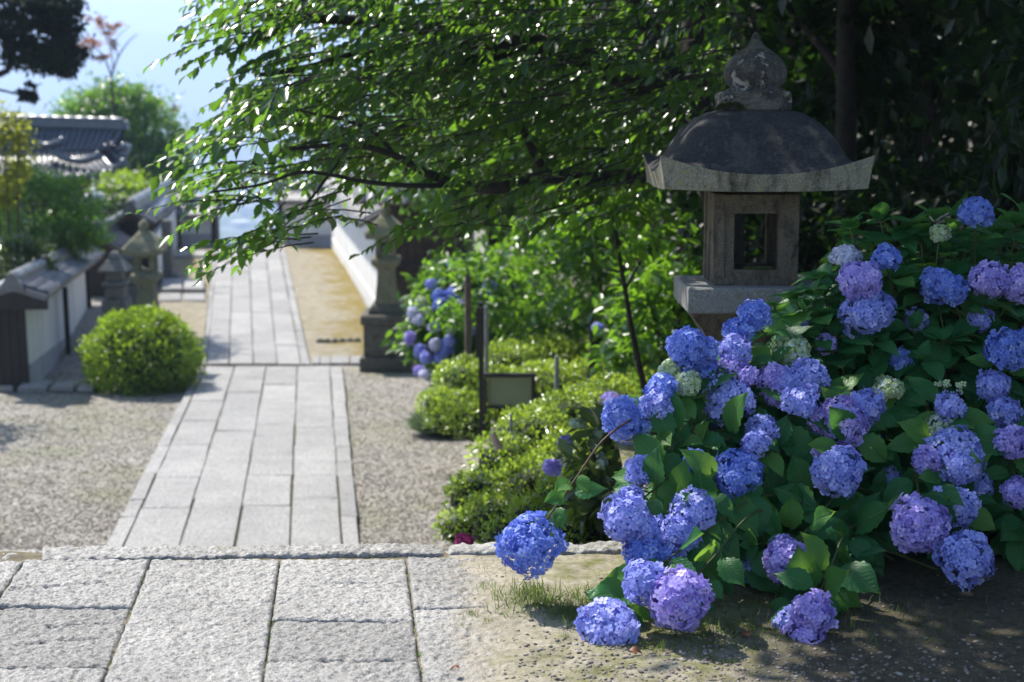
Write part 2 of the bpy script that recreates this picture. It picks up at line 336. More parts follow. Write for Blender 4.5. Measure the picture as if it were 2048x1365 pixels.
M['pW'] = petal('pale lilac floret', [(0, (.5, .52, .7)), (.5, (.65, .66, .78)), (1, (.75, .75, .8))], (.6, .6, .85))
M['pM'] = petal('magenta floret', [(0, (.35, .03, .15)), (1, (.6, .08, .3))], (.6, .1, .3))
M['pebble'] = NM('pebble', .8, .35)
_pb = M['pebble']; _pb.col(_pb.ramp(_pb.attr('tint'), [(0, (.07, .06, .055)), (.35, (.18, .155, .13)), (.6, (.24, .205, .17)), (.85, (.29, .27, .25)), (1, (.42, .42, .41))])); M['pebble'] = _pb.m
M['deadleaf'] = simple('dead leaf', (.16, .06, .03), .6, .4, 40)
M['town'] = simple('pale town buildings', (.55, .54, .52), .7, .3, .02)
M['mountain'] = simple('wooded mountain', (.045, .07, .045), .9, .4, .004)

# ------------------------------------------------------------------ templates
L_DIA = (np.array([(0, 0, 0), (-.26, .5, .04), (0, 1, -.06), (.26, .5, .04)], float), np.array([(0, 3, 2), (0, 2, 1)]))
L_FOLD = (np.array([(0, 0, 0), (0, .5, -.05), (0, 1, -.16), (-.2, .28, .05), (-.22, .6, .03), (.2, .28, .05), (.22, .6, .03)], float),
          np.array([(0, 1, 3), (1, 4, 3), (1, 2, 4), (0, 5, 1), (1, 5, 6), (1, 6, 2)]))
L_BLADE = (np.array([(-.03, 0, 0), (.03, 0, 0), (.022, .55, .03), (-.022, .55, .03), (0, 1, -.12)], float), np.array([(0, 1, 2), (0, 2, 3), (3, 2, 4)]))
def hyd_leaf(n=9, wob=.0, curl=.22, fold=.16):
    V = []; U = []
    for i in range(n):
        t = i / (n - 1); w = .335 * (math.sin(math.pi * min(1, t * 1.02) ** .88)) ** .85 if 0 < t < 1 else 0.0
        if t > .78: w *= 1 - .35 * (t - .78) / .22
        z0 = -curl * t * t
        for j, u in enumerate((-1, -.5, 0, .5, 1)):
            ser = 1 + (.07 if i % 2 else -.06) * (abs(u) == 1)
            V.append((u * w * ser, t - (.025 if abs(u) == 1 and i % 2 else 0), z0 + fold * abs(u) * w + wob * math.sin(5 * t + 2 * u) * .05)); U.append((.5 + .5 * u * w / .36, t))
    F = [(i * 5 + j, i * 5 + j + 1, i * 5 + 6 + j, i * 5 + 5 + j) for i in range(n - 1) for j in range(4)]
    return np.array(V), np.array(F), np.array(U)
HL = [hyd_leaf(14, a, b, c) for a, b, c in ((.6, .25, .2), (-.8, .4, .12), (1.0, .12, .3), (.3, .6, .25))]
# one floret: four rounded petals and a small eye
def floret():
    V = []; F = []; T = []
    for q in range(4):
        a = q * math.pi / 2; ca, sa = math.cos(a), math.sin(a)
        for x, y, z in ((0, .10, 0), (-.42, .45, .10), (0, .52, .02), (.42, .45, .10), (-.30, .90, .05), (.30, .90, .05), (0, 1.0, .0)):
            V.append((x * ca - y * sa, x * sa + y * ca, z + (.02 if q % 2 else 0)))
        b = 7 * q; F += [(b, b + 2, b + 1), (b, b + 3, b + 2), (b + 1, b + 2, b + 4), (b + 2, b + 3, b + 5), (b + 2, b + 6, b + 4), (b + 2, b + 5, b + 6)]
    return np.array(V), np.array(F)
FLV, FLF = floret()
def ico():
    t = (1 + 5 ** .5) / 2; V = norm(np.array([(-1, t, 0), (1, t, 0), (-1, -t, 0), (1, -t, 0), (0, -1, t), (0, 1, t), (0, -1, -t), (0, 1, -t), (t, 0, -1), (t, 0, 1), (-t, 0, -1), (-t, 0, 1)], float))
    F = np.array([(0, 11, 5), (0, 5, 1), (0, 1, 7), (0, 7, 10), (0, 10, 11), (1, 5, 9), (5, 11, 4), (11, 10, 2), (10, 7, 6), (7, 1, 8), (3, 9, 4), (3, 4, 2), (3, 2, 6), (3, 6, 8), (3, 8, 9), (4, 9, 5), (2, 4, 11), (6, 2, 10), (8, 6, 7), (9, 8, 1)]); return V * (1, .72, .42), F
IC_F = ico()[1]
def crown_points(cen, rad, n, clumps=26, crad=.28, shell=.55):
    """clump centres in an ellipsoid, leaves spread round each clump: light and dark masses with gaps between"""
    cen = np.asarray(cen, float); rad = np.asarray(rad, float)
    cc = rvec(clumps) * (rng.uniform(shell ** 3, 1, (clumps, 1)) ** (1 / 3)); idx = rng.integers(0, clumps, n)
    p = cc[idx] + rng.normal(size=(n, 3)) * crad * np.array([1, 1, .6]); return cen + p * rad, norm(cc[idx] * rad), idx
def foliage(name, blobs, size, mat, parent, tmpl=L_DIA, droop=.3, out=.6, kind=None):
    Ls, Ds, Ns, Ss, Ts = [], [], [], [], []
    for b in blobs:
        c, r, n = b[:3]; k = b[3] if len(b) > 3 else max(6, n // 40); cr = b[4] if len(b) > 4 else .25; sh = b[5] if len(b) > 5 else .5
        p, o, idx = crown_points(c, r, n, k, cr, sh)
        d = o * out + rvec(n) * .8; d[:, 2] -= droop; nn = rvec(n) * .7 + np.array([0, 0, .8]) + o * .4
        Ls.append(p); Ds.append(d); Ns.append(nn); Ss.append(size * rng.uniform(.65, 1.25, n)); tc = rng.uniform(0, 1, k)
        Ts.append(np.clip(.6 * tc[idx] + .4 * rng.uniform(0, 1, n), 0, 1))
    L, D, N, S, T = map(np.concatenate, (Ls, Ds, Ns, Ss, Ts))
    V, F = scatter(*tmpl, D, N, L, S); o = obj(name, V, F, mat, parent, tint=np.repeat(T, len(tmpl[0])))
    if kind: o['kind'] = kind
    return o
def mound(name, cen, rad, n, size, mat, parent, tmpl=L_DIA, rough=.07, low=-.75, up=.5):
    """a clipped bush: leaves over a lumpy dome, several layers deep"""
    u = rvec(n); u[:, 2] = np.where(u[:, 2] < low, -u[:, 2], u[:, 2])
    lump = 1 + rough * np.sin(u[:, 0] * 7 + u[:, 2] * 5) * np.cos(u[:, 1] * 6 + 1) + rough * .7 * np.sin(u[:, 0] * 17 + 2) * np.sin(u[:, 2] * 15 + u[:, 1] * 13)
    s = lump * (1.02 - .24 * rng.uniform(0, 1, n) ** 1.5); s = np.where(rng.uniform(size=n) < .04, s * rng.uniform(1, 1.1, n), s)
    p = np.asarray(cen) + u * np.asarray(rad) * s[:, None]; d = u * .7 + rvec(n) * .9; d[:, 2] += up * .5; nn = u * .8 + rvec(n) * .7 + np.array([0, 0, .4])
    V, F = scatter(*tmpl, d, nn, p, size * rng.uniform(.6, 1.3, n)); T = np.clip(.5 + .35 * np.sin(u[:, 0] * 9) * np.sin(u[:, 2] * 8 + 1) + rng.normal(size=n) * .22, 0, 1)
    return obj(name, V, F, mat, parent, tint=np.repeat(T, len(tmpl[0])))
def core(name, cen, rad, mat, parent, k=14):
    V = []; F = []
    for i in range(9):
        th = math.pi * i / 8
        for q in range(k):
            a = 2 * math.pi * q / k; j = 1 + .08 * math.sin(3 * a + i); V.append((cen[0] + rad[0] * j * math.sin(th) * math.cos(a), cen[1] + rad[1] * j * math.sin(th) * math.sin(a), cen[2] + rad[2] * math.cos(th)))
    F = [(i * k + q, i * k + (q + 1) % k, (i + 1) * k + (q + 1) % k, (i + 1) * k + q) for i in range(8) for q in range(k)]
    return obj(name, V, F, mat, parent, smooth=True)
def wood(name, limbs, mat, parent, k=7):
    m = MB()
    for pts, r0, r1 in limbs:
        s = spline(pts, 5); m.tube(s, np.linspace(r0, r1, len(s)), k)
    return m.build(name, mat, parent, smooth=True)

# ------------------------------------------------------------------ ground
EDGE_A, EDGE_B = onz(0, 1088, 0.0), onz(1262, 1088, 0.0)
Y_EDGE = 4.83
def hfun(x, y):
    x = np.asarray(x, float); y = np.asarray(y, float)
    low = np.where(y < 10.4, -0.25 - np.clip(y - 4.9, 0, 5.5) * .31, 0)
    near = PATH_Z0 - PATH_S * (y - PATH_Y0); low = np.where((y >= 10.4) & (y < Y_BREAK), near, low); low = np.where(y >= Y_BREAK, Z_FAR + 0 * y, low)
    low = low - .02
    rl = np.interp(y, [4, 6.6, 9, 12, 16, 20, 30], [-.03, -.06, -.55, -1.15, -1.8, -2.2, Z_FAR]); rl = rl + .22 * np.clip(x - 1.8, 0, 12) + .1 * np.clip(x - 6, 0, 30)
    xa = np.interp(y, [4.8, 8, 12, 19, 30], [.15, -.15, -.35, -.8, -3.0]); s = sstep(xa, xa + 1.5, x)
    h = low * (1 - s) + np.maximum(rl, low) * s
    u = x / np.maximum(y, 1); corr = sstep(-.235, -.20, u) * (1 - sstep(-.135, -.10, u))
    drop = np.clip(-.34 * (y - 30.6), -158, 0); plate = np.where(y < 75, 0, np.clip(-.5 * (y - 75), -158, 0))
    h = h + np.where(y > 30.6, corr * drop + (1 - corr) * plate, 0)
    h = np.where(y > 500, -160 + 0 * h, h); h = h + np.where(y < 60, .012 * vnoise(x * 1.3, y * 1.3, 2), 0)
    return np.where(y < 4.8, -.12, h)
def axis(segs):
    out = []
    for a, b, n in segs: out += list(np.linspace(a, b, n, endpoint=False))
    return np.array(out + [segs[-1][1]])
def grid(name, xs, ys, fn, mat, kind='structure', tint=None, parent=None):
    X, Y = np.meshgrid(xs, ys); Z = fn(X, Y); V = np.stack([X, Y, Z], -1).reshape(-1, 3); nx, ny = len(xs), len(ys)
    i = np.arange(ny - 1)[:, None] * nx + np.arange(nx - 1)[None]; F = np.stack([i, i + 1, i + nx + 1, i + nx], -1).reshape(-1, 4)
    o = obj(name, V, F, mat, parent, smooth=True, tint=None if tint is None else tint(X, Y).ravel()); o['kind'] = kind; return o
gxs = axis([(-3900, -300, 12), (-300, -30, 18), (-30, -7, 46), (-7, 5, 110), (5, 30, 40), (30, 300, 14), (300, 3900, 12)])
gys = axis([(-15, 4, 8), (4, 10, 50), (10, 22, 100), (22, 34, 50), (34, 80, 46), (80, 500, 60), (500, 6900, 40)])
grid('ground', gxs, gys, hfun, M['gravel'])
# far wooded mountains across the valley
def mtn(X, Y):
    r = sstep(4200, 6000, Y); return -165 + r * (195 + 34 * vnoise(X / 1500, Y / 1500, 3) + 10 * vnoise(X / 300, Y / 300, 1))
grid('mountains', np.linspace(-3800, 3800, 120), np.linspace(4000, 6800, 40), mtn, M['mountain'])
# terrace earth sheet, the pavement lies in it; the earth laps over the outer slab
def dirt_edge(y): return np.interp(y, [3.2, 3.9, 4.3, 4.75], [-.10, -.11, -.17, -.26])
def terr(X, Y):
    e = X - dirt_edge(Y) - .03 * vnoise(X * 3, Y * 4, 4); s = sstep(-.05, .17, e)
    s = s * (1 - .75 * sstep(4.58, 4.70, Y))
    return -.011 + s * (.018 + .005 * vnoise(X * 5, Y * 5, 1)) + .0022 * vnoise(X * 17, Y * 17, 3)
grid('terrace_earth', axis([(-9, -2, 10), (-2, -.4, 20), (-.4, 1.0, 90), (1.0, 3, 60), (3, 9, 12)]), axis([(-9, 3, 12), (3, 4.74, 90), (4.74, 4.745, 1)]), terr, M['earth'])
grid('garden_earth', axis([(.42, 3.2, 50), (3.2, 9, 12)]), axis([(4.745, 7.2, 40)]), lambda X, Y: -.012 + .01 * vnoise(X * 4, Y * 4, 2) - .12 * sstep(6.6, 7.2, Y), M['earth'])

# ------------------------------------------------------------------ paving
def slab(parent, corners, mat, thick=.12, bev=.008, jit=.003, name='paving_slab', gap=.0):
    C = np.array(corners, float); cen = C.mean(0); C = C + norm(cen - C) * gap
    C[:, 2] += rng.uniform(-jit, jit) + rng.uniform(-jit, jit, 4) * .6
    # subdivide the outline so that edges wander a little
    out = []
    for i in range(4):
        a, b = C[i], C[(i + 1) % 4]
        for t in (0, .33, .67):
            p = a + (b - a) * t
            if t: p = p + (cen - p) / np.linalg.norm(cen - p) * rng.uniform(-.004, .004)
            out.append(p)
    O = np.array(out); inn = O + norm(cen - O) * bev * 1.6; mid_ = O.copy(); mid_[:, 2] -= bev; bot = O.copy(); bot[:, 2] -= thick
    V = np.concatenate([bot, mid_, inn]); n = 12
    F = [tuple(2 * n + i for i in range(n))] + [(r * n + i, r * n + (i + 1) % n, (r + 1) * n + (i + 1) % n, (r + 1) * n + i) for r in (0, 1) for i in range(n)]
    return obj(name, V, F, mat, parent, origin=cen)
CRACKS = [(onz(a, b, 0)[:2], onz(c_, d_, 0)[:2]) for a, b, c_, d_ in ((18, 1180, 210, 1167), (60, 1254, 252, 1241), (30, 1288, 242, 1271), (655, 1168, 806, 1166), (535, 1206, 558, 1206), (418, 1180, 420, 1200))]
def relief_slab(parent, corners, mat, thick=.1, cell=.0055, gap=.0045, jit=.003, rnd=.007):
    """hand dressed slab: a real pitted top, edges rounded over and wandering a little"""
    C = np.array(corners, float); cen = C.mean(0); C = C + norm(cen - C) * gap; C[:, 2] += rng.uniform(-jit, jit) + rng.uniform(-jit, jit, 4) * .5
    lu = np.linalg.norm(C[1] - C[0]); lv = np.linalg.norm(C[3] - C[0]); nu, nv = max(4, int(lu / cell)), max(4, int(lv / cell))
    U, V_ = np.meshgrid(np.linspace(0, 1, nu), np.linspace(0, 1, nv)); Pt = (C[0] * (1 - U)[..., None] + C[1] * U[..., None]) * (1 - V_)[..., None] + (C[3] * (1 - U)[..., None] + C[2] * U[..., None]) * V_[..., None]
    X, Y = Pt[..., 0], Pt[..., 1]; e = np.minimum(np.minimum(U, 1 - U) * lu, np.minimum(V_, 1 - V_) * lv) + .004 * lnoise(X * 23, Y * 23 + 5)
    Pt[..., 2] += pitted(X, Y) - .009 * (1 - np.clip(e / rnd, 0, 1)) ** 2
    for A_, B_ in CRACKS:
        ab = B_ - A_; tt = np.clip(((X - A_[0]) * ab[0] + (Y - A_[1]) * ab[1]) / (ab @ ab), 0, 1); dd = np.abs(np.hypot(X - A_[0] - tt * ab[0], Y - A_[1] - tt * ab[1]) + .006 * lnoise(X * 30, Y * 30)); Pt[..., 2] -= .012 * np.clip(1 - dd / .0075, 0, 1) * (tt * (1 - tt) > 0)
    k = nu * nv; i = np.arange(nv - 1)[:, None] * nu + np.arange(nu - 1)[None]; F = np.stack([i, i + 1, i + nu + 1, i + nu], -1).reshape(-1, 4)
    ring = list(range(nu)) + [j * nu + nu - 1 for j in range(1, nv)] + [(nv - 1) * nu + q for q in range(nu - 2, -1, -1)] + [j * nu for j in range(nv - 2, 0, -1)]
    T = Pt.reshape(-1, 3); B = T[ring] - np.array([0, 0, thick]); n = len(ring); SF = np.array([(ring[q], k + q, k + (q + 1) % n, ring[(q + 1) % n]) for q in range(n)])
    return obj('paving_slab', np.concatenate([T, B]), np.concatenate([F, SF]), mat, parent, True, origin=cen)
pav = thing('terrace_pavement', (-.6, 4, 0), kind='structure')
def xl(top, bot, y): return top[0] + (bot[0] - top[0]) * (y - top[1]) / (bot[1] - top[1])
COLS = [((-430, 1122), (-790, 1365)), ((-210, 1122), (-440, 1365)), ((48, 1122), (-118, 1365)), ((302, 1119), (205, 1365)), ((560, 1117), (525, 1365)), ((812, 1115), (845, 1365)), ((1060, 1113), (1160, 1365))]
ROWS = [[1117, 1190, 1300, 1420, 1700], [1119, 1240, 1365, 1700], [1121, 1180, 1213, 1335, 1480, 1800], [1119, 1214, 1335, 1420, 1700], [1118, 1420, 1800], [1116, 1242, 1322, 1500, 1800], [1114, 1216, 1440, 1800]]
for ci in range(len(COLS) - 1):
    rows = ROWS[ci + 1] if ci < 6 else ROWS[0]
    for a, b in zip(rows[:-1], rows[1:]):
        g = lambda i, y: xl(*COLS[i], y)
        sk = rng.uniform(-4, 4)
        cs = [onz(g(ci, b), b + sk * .3, 0), onz(g(ci + 1, b), b - sk * .3, 0), onz(g(ci + 1, a), a, 0), onz(g(ci, a), a, 0)]
        infr = b <= 1500 and 1 <= ci <= 5
        if infr: relief_slab(pav, cs, M['slab'])
        else: slab(pav, cs, M['slab'], .1, .007, .004, gap=.006)
es = thing('terrace_edge_stones', (-.6, 4.8, 0), kind='structure')
for x0, x1, dz in ((-400, -90, -.01), (-88, 78, -.012), (84, 889, 0.004), (897, 1262, .006)):
    f = lambda x, fr: onz(x, (1118 - .012 * x) if fr else (1089 - .004 * x), 0) + np.array([0, 0, dz - .001])
    n = max(6, int((x1 - x0) / 4.5)); xs = np.linspace(x0, x1, n); prof = [(0, -.10), (0, -.006), (.05, -.001), (.14, 0), (.28, .001), (.42, .001), (.56, .001), (.70, 0), (.84, -.003), (.95, -.010), (1.0, -.025), (1.0, -.30)]; m_ = len(prof); V = []
    for i, x in enumerate(xs):
        a, b = f(x, 1), f(x, 0); endr = min(i, n - 1 - i); dr = -.008 if endr == 0 else (-.002 if endr == 1 else 0)
        for t_, dz_ in prof:
            p = a + (b - a) * t_; w_ = .006 * lnoise(p[0] * 14, 3.0) if t_ == 1.0 else (.005 * lnoise(p[0] * 12, 8.0) if t_ < .06 else 0)
            V.append(p + np.array([0, w_, dz_ + (dr + 1.5 * float(pitted(p[0] * .7, p[1])) + .004 * float(lnoise(p[0] * 5, 2.0)) if dz_ > -.05 else 0)]))
    F = [(i * m_ + q, (i + 1) * m_ + q, (i + 1) * m_ + q + 1, i * m_ + q + 1) for i in range(n - 1) for q in range(m_ - 1)] + [tuple(range(m_)), tuple((n - 1) * m_ + q for q in range(m_))[::-1]]
    obj('edge_stone', V, F, M['edge'], es, True, origin=np.mean(V, 0))
# stairs from the terrace down to the lower court (hidden behind the edge from here)
st = thing('stone_stairs', (-2.2, 7.4, -1), kind='structure')
pl, pr = onlow(215, 1092), onlow(720, 1085)
for i in range(12):
    y0 = 5.0 + i * .45; z = -.36 - i * .15; t = i / 11
    mb = MB(); xm = -.9 + t * ((pl[0] + pr[0]) / 2 + .9); mb.box((xm, y0 + .22, z - .15), (2.1, .47, .30), 0, .012); mb.build('step', M['step'], st, origin=(xm, y0, z))
near = thing('stone_path', (-2, 14, -2.2), kind='structure')
def path_section(root, on, yb, yt, cols_b, cols_t, nrows, mat, lift=.03, perr=True):
    gam = [on(cols_b[0], yb)[1], on(cols_t[0], yt)[1]]
    for ci in range(len(cols_b) - 1):
        A0, A1 = on(cols_b[ci], yb), on(cols_t[ci], yt); B0, B1 = on(cols_b[ci + 1], yb), on(cols_t[ci + 1], yt)
        ts = [0]; n = nrows[ci]
        for i in range(n): ts.append(ts[-1] + rng.uniform(.55, 1.45))
        ts = np.array(ts) / ts[-1]
        for a, b in zip(ts[:-1], ts[1:]):
            cs = [A0 + (A1 - A0) * a, B0 + (B1 - B0) * a, B0 + (B1 - B0) * b, A0 + (A1 - A0) * b]
            cs = [c + np.array([sx_ * .0035 + rng.uniform(-.006, .006), rng.uniform(-.015, .015), lift]) for c, sx_ in zip(cs, (1, -1, -1, 1))]; slab(root, cs, mat, .14, .007, .004, gap=.006)
# the court section of the path runs down to the foot of the stairs; extended a little under the terrace edge
b0 = [215, 252, 362, 472, 580, 684, 720]; t0 = [398, 412, 470, 533, 596, 660, 685]
ext = lambda b, t, y: b + (b - t) * (y - 1090) / (1090 - 735)
yb = 1112
path_section(near, onlow, yb, 737, [ext(b, t, yb) for b, t in zip(b0, t0)], t0, [9, 8, 7, 9, 7, 10], M['path'])
obj('path_bed', [onlow(x, y) + np.array([0, 0, .012]) for x, y in ((208, 1112), (716, 1112), (684, 736), (400, 736))], [(0, 1, 2, 3)], M['joint'], near)
farp = thing('stone_path', (-4, 25, -2.5), kind='structure')
onfar = lambda x, y: onz(x, y, Z_FAR)
path_section(farp, onfar, 732, 491, [404, 413, 458, 507, 555, 603, 621], [429, 436, 467, 498, 530, 557, 568], [13, 11, 10, 11, 10, 13], M['path'], .03)
obj('path_bed', [onfar(x, y) + np.array([0, 0, .012]) for x, y in ((404, 733), (621, 733), (568, 490), (429, 490))], [(0, 1, 2, 3)], M['joint'], farp)
cross = thing('stone_path', onfar(690, 725), kind='structure')     # cross strip towards the right hand lantern
for a, b in ((624, 640), (641, 662), (663, 700), (701, 735)):
    slab(cross, [onfar(a, 731) + (0, 0, .03), onfar(b, 731) + (0, 0, .03), onfar(b, 716) + (0, 0, .03), onfar(a, 716) + (0, 0, .03)], M['path'], .12, .01, .004, gap=.01)
def strip(name, quad, mat, tfun, n=(16, 40)):
    q = [np.asarray(p, float) for p in quad]; V = []; T = []
    for j in range(n[1]):
        for i in range(n[0]):
            u, v = i / (n[0] - 1), j / (n[1] - 1); p = (q[0] * (1 - u) + q[1] * u) * (1 - v) + (q[3] * (1 - u) + q[2] * u) * v
            V.append(p + np.array([0, 0, .012 + .01 * vnoise(p[0] * 3, p[1] * 3, 5)])); T.append(tfun(u, v))
    F = [(j * n[0] + i, j * n[0] + i + 1, (j + 1) * n[0] + i + 1, (j + 1) * n[0] + i) for j in range(n[1] - 1) for i in range(n[0] - 1)]
    return tag(obj(name, V, F, mat, None, True, T, origin=V[0]), kind='structure')
strip('moss_ground', [onfar(622, 728), onfar(790, 728), onfar(672, 498), onfar(568, 492)], M['moss'], lambda u, v: .20 + .62 * u ** 1.4 + (.25 if v < .28 else 0) * (1 - u) + .25 * (v > .9))
strip('moss_ground', [onfar(300, 728), onfar(403, 728), onfar(428, 492), onfar(340, 500)], M['moss'], lambda u, v: .35 + .2 * v)
mbk = MB()
for i in range(6):
    c_ = onfar(640 + i * 15, 686 - i * .3); mbk.box((c_[0], c_[1], c_[2] + .02), (.085, .1, .07), rng.uniform(-.2, .2), .02)
tag(mbk.build('kerb_stones', M['l_dark'], None, origin=onfar(675, 686)), kind='structure')
# side steps on the left in front of the gate
ss = thing('side_steps', onfar(365, 590), kind='structure')
for (xa, xb, yt, yb_, h) in ((318, 412, 592, 606, .05), (324, 409, 568, 589, .10), (345, 414, 509, 519, .08)):
    xm = (xa + xb) / 2
    for (p, q) in ((xa, xm - 1), (xm + 1, xb)):
        slab(ss, [onfar(p, yb_) + (0, 0, h), onfar(q, yb_) + (0, 0, h), onfar(q, yt) + (0, 0, h), onfar(p, yt) + (0, 0, h)], M['path'], h + .06, .02, .003, 'step_slab', .008)
# rough edging stones on the left
eg = thing('edging_stones', onlow(90, 782), kind='structure')
for a, b in ((-120, -40), (-38, 30), (33, 95), (97, 150), (152, 190)):
    p, q = onlow(a, 786), onlow(b, 783); mb = MB(); w = q[0] - p[0]; mb.box(((p[0] + q[0]) / 2, (p[1] + q[1]) / 2 + .14, p[2] + .02), (w, .3 + rng.uniform(-.04, .04), .10 + rng.uniform(-.02, .03)), rng.uniform(-.05, .05), .03)
    mb.build('edging_stone', M['edge'], eg, origin=(p + q) / 2)

# ------------------------------------------------------------------ roofs
def barrel_mesh():
    V = []; n = 6
    for y, r in ((0, 1.0), (1.0, .92)):
        for i in range(n + 1): a = math.pi * i / n; V.append((r * math.cos(a), y, r * math.sin(a)))
    F = [(i, i + 1, n + 2 + i, n + 1 + i) for i in range(n)] + [tuple(range(n + 1))[::-1]]
    return make_mesh('roof_tile', V, F, True)
BAR = {}
def barrel(mat):
    if mat.name not in BAR: me = barrel_mesh(); me.materials.append(mat); BAR[mat.name] = me
    return BAR[mat.name]
def tile_at(parent, a, b, n, r, mat, name='roof_tile'):       # half round tile from a (low) to b (high), n = up normal
    y = np.asarray(b) - np.asarray(a); x = norm(np.cross(y, n)); z = norm(np.cross(x, y))
    Mx = Matrix([[x[0] * r, y[0], z[0] * r, a[0]], [x[1] * r, y[1], z[1] * r, a[1]], [x[2] * r, y[2], z[2] * r, a[2]], [0, 0, 0, 1]])
    return place(name, barrel(mat), Mx, parent)
def tile_slope(parent, E0, E1, K0, K1, rows, courses, mat, r=.045, thick=.06, sag=0.0):
    E0, E1, K0, K1 = map(lambda q: np.asarray(q, float), (E0, E1, K0, K1)); n = norm(np.cross(E1 - E0, K0 - E0)); n = n if n[2] > 0 else -n
    V = [E0, E1, K1, K0, E0 - n * thick, E1 - n * thick, K1 - n * thick, K0 - n * thick]
    obj('roof_deck', V, [(0, 1, 2, 3), (7, 6, 5, 4), (0, 4, 5, 1), (1, 5, 6, 2), (2, 6, 7, 3), (3, 7, 4, 0)], mat, parent)
    for i in range(rows):
        t = (i + .5) / rows; e = E0 + (E1 - E0) * t; k = K0 + (K1 - K0) * t
        for c_ in range(courses):
            a = e + (k - e) * (c_ / courses) - (k - e) * (.03 if c_ == 0 else 0); b = e + (k - e) * ((c_ + 1) / courses)
            tile_at(parent, a + n * .004 * (courses - c_), b + n * .002, n, r, mat)
def ridge(parent, K0, K1, mat, w=.10, h=.12, seg=8, ends=True):
    K0 = np.asarray(K0, float); K1 = np.asarray(K1, float); d = norm(K1 - K0); s = norm(np.cross(d, (0, 0, 1)))
    up = np.array([0, 0, 1.0])
    mb = MB(); q = [K0 - s * w - up * .05, K0 + s * w - up * .05, K0 + s * w * .8 + up * h, K0 - s * w * .8 + up * h]; mb.prism(q, K1 - K0); mb.build('ridge_course', mat, parent)
    for i in range(seg):
        a = K0 + (K1 - K0) * i / seg + up * h; b = K0 + (K1 - K0) * (i + 1) / seg + up * h; tile_at(parent, a, b, up, w * .75, mat, 'ridge_tile')
    if ends:
        for K, sg in ((K0, -1), (K1, 1)):
            c_ = K + d * sg * .03; mb = MB(); prof = [(-1.25, -.12), (-1.0, .08), (-.75, .14), (-.55, .24), (0, .32), (.55, .24), (.75, .14), (1.0, .08), (1.25, -.12)]
            mb.prism([c_ + s * x * w * 1.1 + up * z * .5 for x, z in prof], d * sg * .07); mb.build('ridge_end_tile', mat, parent)

# near left wall: white plaster, grey foot, black timber end, tiled coping
T0, T1 = P(51, 606, 17.5), P(174, 548, 24.0); B0 = P(64, 772, 17.5); zb0 = B0[2]; zb1 = zb0 - (T0[2] - T1[2])
wd = norm(np.array([T1[0] - T0[0], T1[1] - T0[1], 0])); wn = np.array([wd[1], -wd[0], 0])        # wn points to the path
lw = thing('plaster_wall', (T0[0], T0[1], zb0), 'white plaster wall with grey foot and tiled coping, descending beside the round green bush', 'wall')
def wall_prism(name, a, b, za0, za1, zb0_, zb1_, th, mat, parent, off=0.0):
    a = np.array([a[0], a[1], 0]) + wn * off; b = np.array([b[0], b[1], 0]) + wn * off; q = []
    for p, z0, z1 in ((a, za0, za1), (b, zb0_, zb1_)):
        q += [p + (0, 0, z0), p - wn * th + (0, 0, z0), p - wn * th + (0, 0, z1), p + (0, 0, z1)]
    return obj(name, q, [(0, 1, 2, 3), (7, 6, 5, 4), (0, 4, 5, 1), (1, 5, 6, 2), (2, 6, 7, 3), (3, 7, 4, 0)], mat, parent)
gb0 = P(60, 730, 17.5)[2]; k_ = gb0 - zb0
wall_prism('plaster_face', T0, T1, gb0, T0[2] + .05, gb0 + (T1[2] - T0[2]), T1[2] + .05, .34, M['plaster'], lw)
wall_prism('wall_foot', T0, T1, zb0 - .3, gb0, zb1 - .3, gb0 + (T1[2] - T0[2]), .37, M['greyband'], lw, .015)
for i in range(4):
    c_ = T0 - wd * .03 - wn * (.05 + .09 * i); mb = MB(); mb.box((c_[0], c_[1], (T0[2] + zb0) / 2 + .04), (.085, .045, T0[2] - zb0 + .1), math.atan2(wn[1], wn[0]), .004); mb.build('end_plank', M['darkwood'], lw)
mb = MB(); a = P(118, 590, 20.2); mb.tube([(a[0] + .08, a[1], a[2] + .1), (a[0] + .08, a[1], a[2] - 1.35)], .035, 8); mb.build('drain_pipe', M['darkwood'], lw)
for t in (.97,):
    c_ = T0 + (T1 - T0) * t + wn * .02; mb = MB(); mb.box((c_[0], c_[1], c_[2] - .5), (.08, .12, 1.15), math.atan2(wn[1], wn[0]), .005); mb.build('wall_post', M['darkwood'], lw)
K0, K1 = P(26, 572, 17.3), P(172, 495, 24.4); ER0, ER1 = P(93, 592, 17.3), P(207, 510, 24.4)
EL0 = K0 + (K0 - ER0) * (1, 1, -1); EL0[2] = ER0[2]; EL1 = K1 + (K1 - ER1); EL1[2] = ER1[2]
tile_slope(lw, ER0, ER1, K0, K1, 26, 3, M['tile'], .06); tile_slope(lw, EL1, EL0, K1, K0, 26, 2, M['tile'], .06); ridge(lw, K0, K1, M['tile'], .09, .10, 12)
mb = MB(); 
for E, K, E2 in ((ER0, K0, EL0),): mb.prism([E - (0, 0, .05), K - (0, 0, .02), E2 - (0, 0, .05), E2 - (0, 0, .16), E - (0, 0, .16)], np.array(wd) * .12)
mb.build('gable_board', M['darkwood'], lw)

